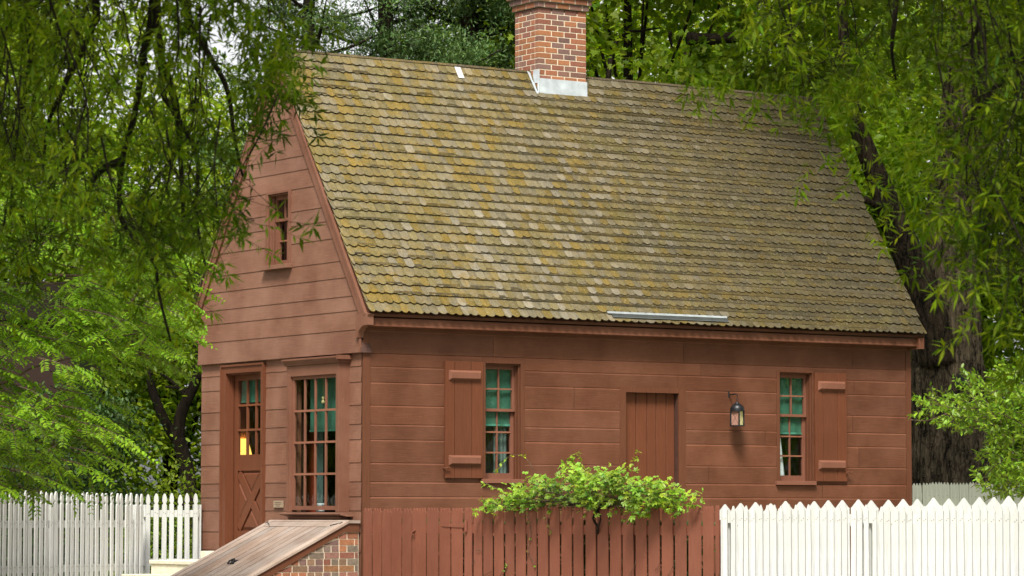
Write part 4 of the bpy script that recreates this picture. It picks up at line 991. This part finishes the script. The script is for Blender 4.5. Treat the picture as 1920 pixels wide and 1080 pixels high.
# ---- generic crown of leaf clumps on limbs
def crown(root, centres, mat, leaf=.10, per=260, spread=(.55, .55, .32), shape='oval', aspect=.55, tint=(1, 1, 1), amp=.28, hue=.1, name='crown', down=.3, ctamp=.18):
    lb = LB()
    for c in centres:
        m = int(per*rng.uniform(.7, 1.3)); s = rng.uniform(.7, 1.3)
        q = rng.normal(size=(m, 3))*np.array(spread)*s*.62
        d = unit(q*np.array([1, 1, .3])+rng.normal(size=(m, 3))*.5+np.array([0, 0, -down]))
        N = unit(rng.normal(size=(m, 3))*.55+np.array([0, 0, 1.0]))
        Lf = rng.uniform(.7, 1.25, m)*leaf
        lb.add(np.array(c)+q, d, N, Lf, Lf*aspect*rng.uniform(.8, 1.2, m), rand_tint(m, amp, hue)*np.array(tint)*rng.uniform(1-ctamp, 1+ctamp))
    return lb.build(name, mat, root, shape)
def tree(label, base, height, rad, zlow, ncl, mat, bark, leaf=.12, per=240, tint=(1, 1, 1), trunk_r=.2, spread=(.8, .8, .45), shape='oval', group=None, name='tree', keep=None, lean=(0, 0), aspect=.55, cat='tree', hue=.1):
    base = np.array([base[0], base[1], 0.0]); root = empty(name, tuple(base), label, cat, group)
    top = base+np.array([lean[0], lean[1], height])
    tp = curve([base, base+(top-base)*.33+np.array([.15, -.1, 0])*trunk_r*3, base+(top-base)*.66-np.array([.1, .15, 0])*trunk_r*3, top-np.array([0, 0, height*.08])], 16)
    mb = MB(); mb.tube(tp, list(np.linspace(trunk_r, trunk_r*.18, 16)), 10)
    mb.v = [tuple(np.array(v)) for v in mb.v]; mb.build('trunk', bark, root, smooth=True)
    cs = []; lm = MB()
    zc, hz_ = (height+zlow)/2, (height-zlow)/2; tries = 0
    while len(cs) < ncl and tries < ncl*40:
        tries += 1
        u = rdir(1)[0]*rng.uniform(.35, 1.0)**.6
        p = np.array([top[0]*.5+base[0]*.5, top[1]*.5+base[1]*.5, 0])+np.array([u[0]*rad, u[1]*rad, zc+u[2]*hz_])
        if p[2] < zlow*.6: continue
        if keep is not None and not keep(p): continue
        cs.append(p)
        if len(cs) % 3 == 0:
            f_ = min(.95, max(.25, (p[2]-height*.12)/height)); i = int(f_*.8*15); a = tp[i]
            m_p = (a+p)/2+np.array([0, 0, -.06*np.linalg.norm(p-a)]); lm.tube(curve([a, m_p, p], 6), list(np.linspace(trunk_r*.22, .012, 6)), 5, cap=False)
    crown(root, cs, mat, leaf, per, spread, shape, aspect, tint, hue=hue)
    if lm.v: lm.build('limbs', bark, root, smooth=True)
    return root
for rt_, x0_, x1_, D0_, D1_, nn_ in ((wl_, -1100, 640, 14.5, 20, 120), (wr_, 1480, 3200, 15, 21, 120)):
    cs = [at(rng.uniform(x0_, x1_), rng.uniform(-1000, -260), rng.uniform(D0_, D1_)) for _ in range(nn_)]  # unseen clumps overhead, added to shade the hanging leaves
    fx0, fx1 = (-400, 640) if rt_ is wl_ else (1380, 2450)
    while len(cs) < 2.5*nn_:                         # more clumps added sunward, out of view, to darken the hanging leaves
        p = at(rng.uniform(fx0-150, fx1+150), rng.uniform(-330, 750), rng.uniform(D0_, D1_))+SUN*rng.uniform(2.6, 6.5)
        if project(p)[1] < -110: cs.append(p)
    crown(rt_, cs, M['l_willow'], .085, 260, (.30, .30, .20), 'lance', .22)
# woods behind, each tree its own
back = [
 # px, D, height, rad, zlow, ncl, tint, label
 (-220, 62, 13.5, 5.0, .8, 120, (1.0, 1.0, 1), 'broadleaf tree far behind the left fence, at the edge of the picture'),
 (60, 64, 12.5, 4.6, .6, 120, (1.15, 1.1, 1), 'bright broadleaf tree behind the dark red shed'),
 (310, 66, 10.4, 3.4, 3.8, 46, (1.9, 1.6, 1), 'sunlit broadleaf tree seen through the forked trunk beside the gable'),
 (480, 70, 8.4, 3.4, .3, 80, (1.0, 1.0, 1), 'low broadleaf tree hidden behind the gable'),
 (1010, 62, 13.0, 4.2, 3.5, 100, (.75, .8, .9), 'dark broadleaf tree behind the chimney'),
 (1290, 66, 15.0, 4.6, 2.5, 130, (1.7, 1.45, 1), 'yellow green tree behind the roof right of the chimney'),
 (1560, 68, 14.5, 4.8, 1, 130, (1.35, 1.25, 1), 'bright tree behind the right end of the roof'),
 (1830, 64, 13.5, 4.6, .8, 130, (1.1, 1.1, 1), 'broadleaf tree behind the thick oak trunk'),
 (2100, 60, 13.5, 4.8, .5, 130, (.9, .95, 1), 'broadleaf tree at the far right behind the sawtooth fence'),
]
for px, D_, h_, r_, zl, nc, tn, lb_ in back:
    b = at(px, 955, D_); tree(lb_, b, h_, r_, zl, nc, M['l_wood'], M['barkdark'], leaf=.15, per=330, tint=tn, spread=(.95, .95, .55), group='woodland trees behind the house', name='broadleaf_tree')
# maple behind the ridge, with a thick dark limb
b = at(1180, 955, 53)
mp = tree('maple with dark bent limbs above the ridge right of the chimney', b, 12.5, 3.6, 4.6, 90, M['l_maple'], M['barkdark'], leaf=.13, per=260, shape='lobed', aspect=.95, tint=(1.35, 1.25, 1), spread=(.75, .75, .42), name='maple_tree')
limbs(mp, [[(1140, 150), (1150, 90), (1172, 62), (1200, 58), (1240, 52)], [(1296, 150), (1295, 75)], [(1255, 60), (1260, 90)]], 51, .045)
limbs(mp, [[(1290, 72), (1330, 74), (1392, 68)]], 51, .11, r1=.8)
crown(mp, [at(px, py, 47) for px, py in [(1316, 95), (1318, 120), (1322, 145), (1312, 165)]], M['l_maple'], .13, 55, (.14, .14, .16), 'lobed', .95, name='hanging_spray')
# cedars behind the ridge
def cedar(label, px, D_, h_, zlow, rad, n, holes=()):
    b = at(px, 955, D_); root = empty('cedar_tree', (b[0], b[1], 0), label, 'tree', 'cedars behind the roof')
    mb = MB(); mb.tube(curve([(b[0], b[1], 0), (b[0]+.1, b[1], h_*.4), (b[0]-.1, b[1]+.1, h_*.8), (b[0], b[1], h_)], 12), list(np.linspace(.24, .05, 12)), 9); mb.build('trunk', M['barkdark'], root, smooth=True)
    lm = MB(); cs = []
    for i in range(n):
        z = rng.uniform(zlow, h_); az = rng.uniform(0, 2*math.pi); r = rad*(1-.45*(z-zlow)/(h_-zlow))*rng.uniform(.6, 1.15)
        e = np.array([b[0]+math.cos(az)*r, b[1]+math.sin(az)*r, z+.22*r]); a = np.array([b[0], b[1], z-.1*r]); md = (a+e)/2+np.array([0, 0, -.05*r])
        lm.tube(curve([a, md, e], 6), list(np.linspace(.04, .010, 6)), 5, cap=False)
        for f_ in (.45, .62, .78, .9, 1.0):
            q = a+(e-a)*f_+rng.normal(size=3)*np.array([.28, .28, .10]); u, v, _ = project(q)
            if any(((u-cx)/rx)**2+((v-cy)/ry)**2 < 1 and rng.random() < pr for cx, cy, rx, ry, pr in holes): continue
            cs.append(q)
    lm.build('limbs', M['barkdark'], root, smooth=True)
    crown(root, cs, M['l_cedar'], .085, 200, (.32, .32, .15), 'lance', .28, down=-.25, amp=.35)
hol = [(640, 15, 60, 18, .8), (575, 70, 35, 30, .5), (700, 30, 45, 25, .6)]
cedar('cedar behind the left end of the ridge with sky showing through', 590, 50, 11, 6.0, 1.9, 34, hol)
cedar('cedar in the middle behind the ridge with a thick dark trunk', 735, 51, 12.5, 5.5, 2.3, 44, hol)
cedar('darkest cedar just left of the chimney', 890, 52, 13, 5.5, 2.2, 120)
# thick oak at the right end of the house
tb_ = at(1782, 955, 51)
oak = empty('oak_tree', (tb_[0], tb_[1], 0), 'huge old oak with a thick furrowed trunk at the right end of the house', 'tree')
def furrow(pts, rad, seg=110, name='trunk'):
    mb = MB(); mb.tube(pts, rad, seg)
    c = np.array([p for p in pts for _ in range(seg)]); v = np.array(mb.v[:len(c)])
    k = np.arange(len(v)); th = (k % seg)/seg*2*math.pi; zi = (k//seg)
    am = 1+.045*np.sin(th*3+zi*.12)-.055*np.abs(np.sin(th*8+zi*.15+.8*np.sin(zi*.3)))-.035*np.abs(np.sin(th*19-zi*.22))+rng.normal(0, .016, len(v))
    v = c+(v-c)*am[:, None]; mb.v[:len(c)] = [tuple(q) for q in v]
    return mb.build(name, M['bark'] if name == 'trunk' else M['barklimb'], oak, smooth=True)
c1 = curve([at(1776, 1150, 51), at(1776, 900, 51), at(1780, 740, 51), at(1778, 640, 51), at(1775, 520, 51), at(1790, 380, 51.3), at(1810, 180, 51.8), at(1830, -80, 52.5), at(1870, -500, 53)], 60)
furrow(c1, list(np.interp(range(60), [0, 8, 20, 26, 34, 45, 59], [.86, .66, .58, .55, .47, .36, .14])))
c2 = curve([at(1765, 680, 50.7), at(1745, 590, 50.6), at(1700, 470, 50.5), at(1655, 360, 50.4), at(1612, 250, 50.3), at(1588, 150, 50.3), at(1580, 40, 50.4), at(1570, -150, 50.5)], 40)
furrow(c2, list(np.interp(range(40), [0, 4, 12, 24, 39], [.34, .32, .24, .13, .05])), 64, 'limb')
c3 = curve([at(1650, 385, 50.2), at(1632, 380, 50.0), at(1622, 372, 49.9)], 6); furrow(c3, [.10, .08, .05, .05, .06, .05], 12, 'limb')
mb = MB(); hc = at(1802, 714, 50.38); q_ = [hc+Rv*math.cos(a)*.10+Zv*math.sin(a)*.10 for a in np.linspace(0, 2*math.pi, 13)[:-1]]; mb.prism(q_, Fh*.1); mb.build('knot_hole', M['iron'], oak)
cs = []
while len(cs) < 260:                                 # crown spreading over the right of the roof
    u = rdir(1)[0]*rng.uniform(.3, 1)**.5; p = np.array([tb_[0]-1.4, tb_[1]-3.6, 12.8])+u*np.array([8.0, 8.0, 5.2]); a, b, w = project(p)
    if b > -60 and a < 1560: continue
    if b > 150 and a < 1640: continue
    if b > 330 and a < 1850: continue
    if p[2] < 5.5: continue
    cs.append(p)
crown(oak, cs, M['l_oak'], .14, 330, (.85, .85, .45), 'lobed', .7)
# shed behind the trees on the left
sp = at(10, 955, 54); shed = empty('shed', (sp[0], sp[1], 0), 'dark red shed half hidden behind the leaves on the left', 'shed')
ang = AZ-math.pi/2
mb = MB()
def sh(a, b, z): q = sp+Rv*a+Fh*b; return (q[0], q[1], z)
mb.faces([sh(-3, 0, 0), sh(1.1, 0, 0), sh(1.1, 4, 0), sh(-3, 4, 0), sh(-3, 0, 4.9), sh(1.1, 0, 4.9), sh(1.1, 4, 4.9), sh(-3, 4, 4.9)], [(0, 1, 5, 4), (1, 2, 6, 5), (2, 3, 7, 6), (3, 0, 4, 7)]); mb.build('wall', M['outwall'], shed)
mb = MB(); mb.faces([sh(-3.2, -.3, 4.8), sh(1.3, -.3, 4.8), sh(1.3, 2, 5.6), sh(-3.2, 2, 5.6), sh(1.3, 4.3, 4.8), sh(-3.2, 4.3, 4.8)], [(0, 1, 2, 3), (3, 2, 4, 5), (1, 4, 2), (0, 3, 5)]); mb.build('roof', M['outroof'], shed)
# forked dark tree beside the gable
fk = at(352, 955, 46); fork = empty('forked_tree', (fk[0], fk[1], 0), 'slim dark tree forking low beside the left edge of the gable', 'tree')
for ln, r0, r1_ in (([(356, 1100), (354, 925), (350, 880), (334, 822)], .125, .8), ([(334, 826), (340, 775), (365, 720), (374, 680), (368, 640), (366, 590), (372, 500)], .095, .35), ([(336, 830), (315, 800), (296, 760), (282, 715), (277, 660), (270, 590), (250, 480)], .085, .35), ([(350, 745), (322, 715), (300, 700)], .03, .5), ([(360, 738), (335, 728), (310, 725)], .03, .5), ([(366, 690), (340, 680), (310, 672)], .035, .5)):
    c = curve([at(x, y, 46) for x, y in ln], 5*len(ln)); mb = MB(); mb.tube(c, [r0*(1-(1-r1_)*i/(len(c)-1)) for i in range(len(c))], 10); mb.build('trunk' if r0 > .1 else 'limb', M['barkdark'], fork, smooth=True)
cs = []
while len(cs) < 70:
    px, py = rng.uniform(150, 440), rng.uniform(330, 700)
    if py > 640 and 285 < px < 400 and rng.random() < .7: continue
    cs.append(at(px, py, rng.uniform(44.5, 48)))
crown(fork, cs, M['l_oak'], .10, 130, (.42, .42, .26), 'oval', .5)
# dark shrubs behind the left fence
for px, D_, w_, h_, n_, lb_ in ((40, 46, 1.6, 3.0, 46, 'dark evergreen shrub behind the left picket fence, nearest the edge'), (165, 45, .8, 3.2, 16, 'tall dark shrub with brown gaps left of the forked tree'), (330, 44.4, 1.2, 2.2, 24, 'low green shrub behind the picket gate')):
    b = at(px, 955, D_); root = empty('shrub', (b[0], b[1], 0), lb_, 'shrub', 'shrubs behind the left fence')
    mb = MB()
    cs = []
    for i in range(n_):
        c_ = np.array([b[0], b[1], 0])+np.array([rng.normal()*.5*w_, rng.normal()*.5*w_, rng.uniform(.15, 1)*h_]); cs.append(c_)
        if i % 4 == 0: mb.tube(curve([(b[0], b[1], 0), tuple((np.array([b[0], b[1], 0])+c_)/2+np.array([0, 0, .2])), tuple(c_)], 6), list(np.linspace(.03, .008, 6)), 5, cap=False)
    mb.build('stems', M['barkdark'], root); crown(root, cs, M['l_dark'] if D_ > 44.9 else M['l_oak'], .075, 330 if D_ > 44.9 else 260, (.38, .38, .28), 'oval', .5)
# locust-like tree with layered feathery leaves
lo = at(-420, 955, 37); loc = empty('locust_tree', (lo[0], lo[1], 0), 'locust tree with layered feathery leaves drooping over the left picket fence', 'tree')
mb = MB(); c = curve([(lo[0], lo[1], 0), (lo[0]+.1, lo[1], 2), (lo[0]+.2, lo[1]+.1, 4.5), (lo[0]+.1, lo[1], 7.5)], 14); mb.tube(c, list(np.linspace(.2, .06, 14)), 10); mb.build('trunk', M['bark'], loc, smooth=True)
lb = LB(); tw = MB()
def frond(p, dr, ln, tone):
    k = 7; n_ = unit(Zv+rdir(1)[0]*.6); side = unit(np.cross(dr, n_)); pts = [p]; dd = dr.copy()
    for i in range(k): dd = unit(dd+np.array([0, 0, -.055])); pts.append(pts[-1]+dd*ln/k)
    tw.tube([pts[0], pts[4], pts[-1]], [.003, .002, .001], 3, cap=False)
    for i in range(1, k+1):
        for s_ in (-1, 1):
            if rng.random() < .18: continue
            sz = (.6+.4*math.sin(math.pi*i/(k+1)))*rng.uniform(.85, 1.1)
            lb.add(pts[i], unit(side*s_+dd*rng.uniform(.1, .6)+np.array([0, 0, -.25])+rdir(1)[0]*.2), n_, .068*sz, .034*sz, rand_tint(1, .15, .08)[0]*tone)
polyC = [(-200, 330), (210, 330), (330, 430), (385, 560), (350, 640), (280, 700), (235, 690), (200, 740), (235, 800), (180, 850), (170, 900), (120, 890), (40, 915), (-200, 900)]
blanks = [(145, 497, 22, 18, .96), (90, 580, 45, 18, .9), (200, 610, 14, 14, .9), (212, 655, 16, 14, .9), (15, 655, 30, 14, .8), (230, 745, 40, 30, .9), (60, 700, 90, 14, .6), (130, 720, 70, 16, .5)]
made = 0
while made < 400:
    px, py = rng.uniform(-200, 390), rng.uniform(330, 915)
    if not in_poly(px, py, polyC): continue
    if any(((px-cx)/rx)**2+((py-cy)/ry)**2 < 1 and rng.random() < pr for cx, cy, rx, ry, pr in blanks): continue
    made += 1
    p0 = at(px-45, py-12, rng.uniform(33.5, 37)); az = rng.normal(0, 1.25); dr = unit(Rv*math.cos(az)+Fh*math.sin(az)*-1+np.array([0, 0, -.10]))
    L2 = rng.uniform(.3, .7); br = [p0]; dd = dr.copy(); k = 6
    for i in range(k): dd = unit(dd+np.array([0, 0, -.05])); br.append(br[-1]+dd*L2/k)
    tw.tube([br[0], br[3], br[6]], [.008, .006, .003], 4, cap=False)
    tone = rng.uniform(.6, 1.4); n_ = unit(np.cross(dd, Zv))
    for i in range(1, k+1):
        for s_ in (-1, 1):
            if rng.random() < .72: frond(br[i], unit(dr*.7+n_*s_*rng.uniform(.6, 1)+np.array([0, 0, -.1-.3*rng.random()])), rng.uniform(.20, .34), tone)
    frond(br[-1], dd, .32, tone*1.1)
for px, py in [(20, 925), (55, 935), (120, 905), (128, 918), (178, 905), (190, 925), (25, 900), (90, 905)]:
    p0 = at(px, py-25, 35.5)
    for j in range(3): frond(p0+rng.normal(size=3)*.05, unit(np.array([0, 0, -1.0])+Rv*.35+rdir(1)[0]*.35), .30, .9)
lb.build('foliage', M['l_locust'], loc, 'oval'); tw.build('twigs', M['twig'], loc)
limbs(loc, [[(-300, 560), (-60, 545), (30, 533), (90, 530), (160, 540)], [(90, 515), (150, 517), (200, 515)], [(165, 542), (195, 550), (230, 558)], [(-200, 720), (20, 645), (55, 625), (85, 605), (130, 600)], [(240, 575), (262, 543)], [(-250, 800), (0, 720), (60, 690), (140, 670)], [(-250, 860), (0, 820), (80, 770), (150, 740)]], 35, .022, M['twig'])
# vine over the red fence
vy = y_of(1108); vine = empty('vine', (xr-.05, vy, 0), 'bright leafy vine heaped over the top of the red board fence', 'vine')
mb = MB()
def vp(px, py, dx=-.05): return on_x(px, py, xr+dx)
mb.tube(curve([vp(1118, 1140, .06), vp(1118, 1012, .05), vp(1120, 1000, -.02), vp(1121, 988, -.045), vp(1112, 972, -.06), vp(1122, 955, -.03), vp(1135, 940, 0)], 16), .014, 7); mb.tube(curve([vp(1119, 995, -.05), vp(1126, 968, -.06), vp(1110, 950, -.02), vp(1085, 935, .05)], 12), .010, 7)
mb.build('stem', M['barkdark'], vine, smooth=True)
lb = LB(); tw = MB()
topY = lambda px: np.interp(px, [905, 940, 975, 1000, 1040, 1070, 1110, 1160, 1200, 1240, 1270, 1300], [957, 934, 914, 900, 886, 876, 889, 893, 903, 912, 923, 938])
botY = lambda px: np.interp(px, [905, 940, 1000, 1040, 1100, 1150, 1180, 1230, 1300], [962, 962, 955, 948, 946, 960, 962, 955, 945])
def cluster(p, s=1.0, tone=1.0):
    for k in range(3):
        dr = unit(rdir(1)[0]+np.array([-.5, -.3, -.35])); lb.add(p, dr, unit(np.array([-.35, -.2, 1])+rdir(1)[0]*.5), rng.uniform(.045, .075)*s, rng.uniform(.024, .036)*s, rand_tint(1, .22, .14)[0]*tone)
def near_y(y): return y
def palm(p, s=1.0, tone=1.0):                       # a leaf of five pointed leaflets
    ax = unit(np.array([-.5, -.35, -.25])+rdir(1)[0]*.9); nn = unit(np.array([-.35, -.25, .9])+rdir(1)[0]*.45); sd_ = unit(np.cross(ax, nn)); tt = rand_tint(1, .22, .14)[0]*tone
    for a_, l_ in ((0, 1), (.75, .85), (-.75, .85), (1.5, .6), (-1.5, .6)):
        lb.add(p, ax*math.cos(a_)+sd_*math.sin(a_), nn, .058*s*l_*rng.uniform(.85, 1.15), .022*s, tt)
vcl = []
for i in range(118):
    px = rng.uniform(915, 1290) if rng.random() < .55 else rng.normal(1100, 80)
    if not 910 < px < 1292: continue
    t_, b_ = topY(px), botY(px); py = t_+(b_-t_)*rng.uniform(.0, 1)
    vcl.append((on_x(px, py, xr+rng.uniform(-.30, .32)*(1-.5*abs(px-1100)/200)), rng.uniform(.6, 1.35), py < t_+25))
    c0 = vcl[-1][0]; tw.tube(curve([vp(1112+rng.normal()*25, 948, .05), (c0+vp(1112, 945, .05))/2+rng.normal(size=3)*.05, c0], 6), .004, 4, cap=False)
for c0, tone_, top_ in vcl:
    sg = rng.uniform(.045, .10)
    for k in range(int(rng.uniform(9, 20))):
        palm(c0+rng.normal(size=3)*np.array([sg, sg*1.6, sg*.75]), rng.uniform(.75, 1.2), np.array([1.2, 1.1, 1])*tone_*(1.15 if top_ else .9))
for ln in [[(1000, 880), (985, 858), (960, 853), (940, 868), (933, 882)], [(960, 930), (930, 915), (908, 905)], [(1060, 880), (1072, 860), (1080, 853)], [(1160, 890), (1185, 870), (1198, 855)], [(1240, 905), (1275, 925), (1300, 930), (1312, 930)], [(1200, 950), (1215, 965), (1212, 970)], [(1262, 940), (1264, 965)], [(930, 945), (912, 940), (903, 937)],
           [(1050, 880), (1062, 862), (1085, 856)], [(1240, 905), (1230, 905), (1225, 902)], [(1290, 945), (1305, 950)], [(1180, 955), (1190, 965), (1205, 966)]]:
    pts = curve([vp(x, y, -.08) for x, y in ln], 9); tw.tube(pts, .004, 4, cap=False)
    for p in pts[2:]: cluster(p+rng.normal(size=3)*.012, .85, np.array([1.5, 1.2, .9]))
for ln in [[(990, 965), (996, 1000), (990, 1030), (1002, 1060)], [(1020, 965), (1030, 990), (1033, 1000)], [(1066, 965), (1060, 975)], [(1185, 968), (1183, 985)], [(1180, 1080), (1190, 1060), (1192, 1050)], [(1228, 1070), (1236, 1060)], [(1252, 1080), (1262, 1062), (1267, 1058)], [(1347, 1080), (1353, 1065)], [(935, 1085), (945, 1066), (950, 1058)], [(905, 1080), (925, 1070)], [(892, 1032), (905, 1032)], [(890, 1050), (884, 1062)]]:
    pts = curve([vp(x, y, -.03) for x, y in ln], 8); tw.tube(pts, .0035, 4, cap=False)
    if ln[0][0] in (990, 1020, 935): 
        for p in pts[1::2]: cluster(p, .5, np.array([1.1, .95, .8]))
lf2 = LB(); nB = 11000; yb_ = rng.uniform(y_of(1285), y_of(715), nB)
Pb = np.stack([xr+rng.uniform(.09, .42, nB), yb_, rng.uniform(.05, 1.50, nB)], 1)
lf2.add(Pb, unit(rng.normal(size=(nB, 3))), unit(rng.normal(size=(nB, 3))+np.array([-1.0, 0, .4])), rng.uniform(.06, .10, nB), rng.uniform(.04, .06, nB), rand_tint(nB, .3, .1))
lf2.build('gap_darkening_leaves', M['l_dark'], vine, 'oval')  # leaves added behind the boards to block light, so the gaps go dark
lb.build('foliage', M['l_vine'], vine, 'oval'); tw.build('tendrils', M['twig'], vine)
# glossy shrub at the right
sb = at(1990, 955, 40.5); shr = empty('shrub', (sb[0], sb[1], 0), 'bright glossy leafy shrub reaching in from the right above the white fences', 'shrub')
lb = LB(); tw = MB()
def spray(p, d, n=9, s=1.0, tone=1.0):
    q = p.copy(); pts = [p]
    for i in range(n):
        d = unit(d+rng.normal(size=3)*.12+np.array([0, 0, .02])); q = q+d*.038; pts.append(q)
        for k in range(2):
            dr = unit(d*.6+rdir(1)[0]*.8+np.array([0, 0, -.1])); lb.add(q, dr, unit(Zv+rdir(1)[0]*.6), rng.uniform(.06, .105)*s, rng.uniform(.028, .042)*s, rand_tint(1, .25, .1)[0]*tone)
    tw.tube([pts[0], pts[len(pts)//2], pts[-1]], [.005, .004, .002], 4, cap=False)
polyS = [(1722, 752), (1760, 758), (1790, 742), (1812, 718), (1850, 712), (1880, 700), (1925, 690), (2150, 640), (2150, 960), (1900, 940), (1850, 925), (1815, 918), (1850, 890), (1862, 850), (1850, 815), (1800, 812), (1770, 785), (1735, 772)]
made = 0
while made < 620:
    px, py = rng.uniform(1715, 2150), rng.uniform(640, 960)
    if not in_poly(px, py, polyS) or (px > 1960 and rng.random() < .5): continue
    made += 1; spray(at(px+10, py, rng.uniform(39.6, 42)), unit(-Rv*.7+rdir(1)[0]*.7+Zv*.35), 7, 1, rng.uniform(.75, 1.3))
lb.build('foliage', M['l_shrub'], shr, 'oval'); tw.build('twigs', M['twig'], shr)
limbs(shr, [[(1990, 960), (1940, 820), (1860, 770), (1790, 765), (1728, 752)], [(1985, 960), (1960, 780), (1930, 720)], [(1990, 950), (1900, 860), (1840, 900), (1820, 915)], [(1900, 720), (1870, 712), (1845, 705)], [(1790, 770), (1740, 788), (1702, 786)]], 40.5, .012, M['twig'])

# unseen trees, added: one to shade the long wall, three to darken window reflections
for lb_, b_, h_, r_, zl, nc in (('broad shade tree across the yard in front of the long wall, outside the picture', (11.5, -11.0), 13, 5.5, 1.5, 170),
                               ('unseen tree left of the house nearest the fence, added to darken window reflections', (-9.8, 15.5), 12, 3.4, .3, 170),
                               ('unseen tree left of the house in the middle of its row, added to darken window reflections', (-13.2, 21.5), 13, 3.8, .3, 170),
                               ('unseen tree left of the house at the far end of its row, added to darken window reflections', (-19.5, 31.0), 14, 5.0, .3, 170)):
    tree(lb_, b_, h_, r_, zl, nc, M['l_wood'], M['bark'], leaf=.22, per=170, spread=(1.1, 1.1, .6), name='unseen_tree', trunk_r=.35, keep=lambda p: project(p)[0] > 2050 or project(p)[1] < -120 or project(p)[0] < -250)
# undergrowth closing the woods near the ground
lb = LB(); nU = 60000
pxs = rng.uniform(-700, 2600, nU); Ds = rng.uniform(58, 78, nU); hs_ = rng.beta(1.1, 1.8, nU)*(2.6+1.2*np.sin(pxs*.011)+.8*np.sin(pxs*.031+1))*(1-.96*np.exp(-((pxs-310)/130)**4))
P = np.array([at(a, 955, d_) for a, d_ in zip(pxs, Ds)]); P[:, 2] = hs_
lb.add(P, unit(rng.normal(size=(nU, 3))), unit(rng.normal(size=(nU, 3))*.5+Zv), rng.uniform(.12, .26, nU), rng.uniform(.08, .14, nU), rand_tint(nU, .35, .12))
tag(lb.build('undergrowth', M['l_wood'], None, 'oval'), 'leafy undergrowth below the woodland trees behind the house', 'undergrowth', kind='stuff')
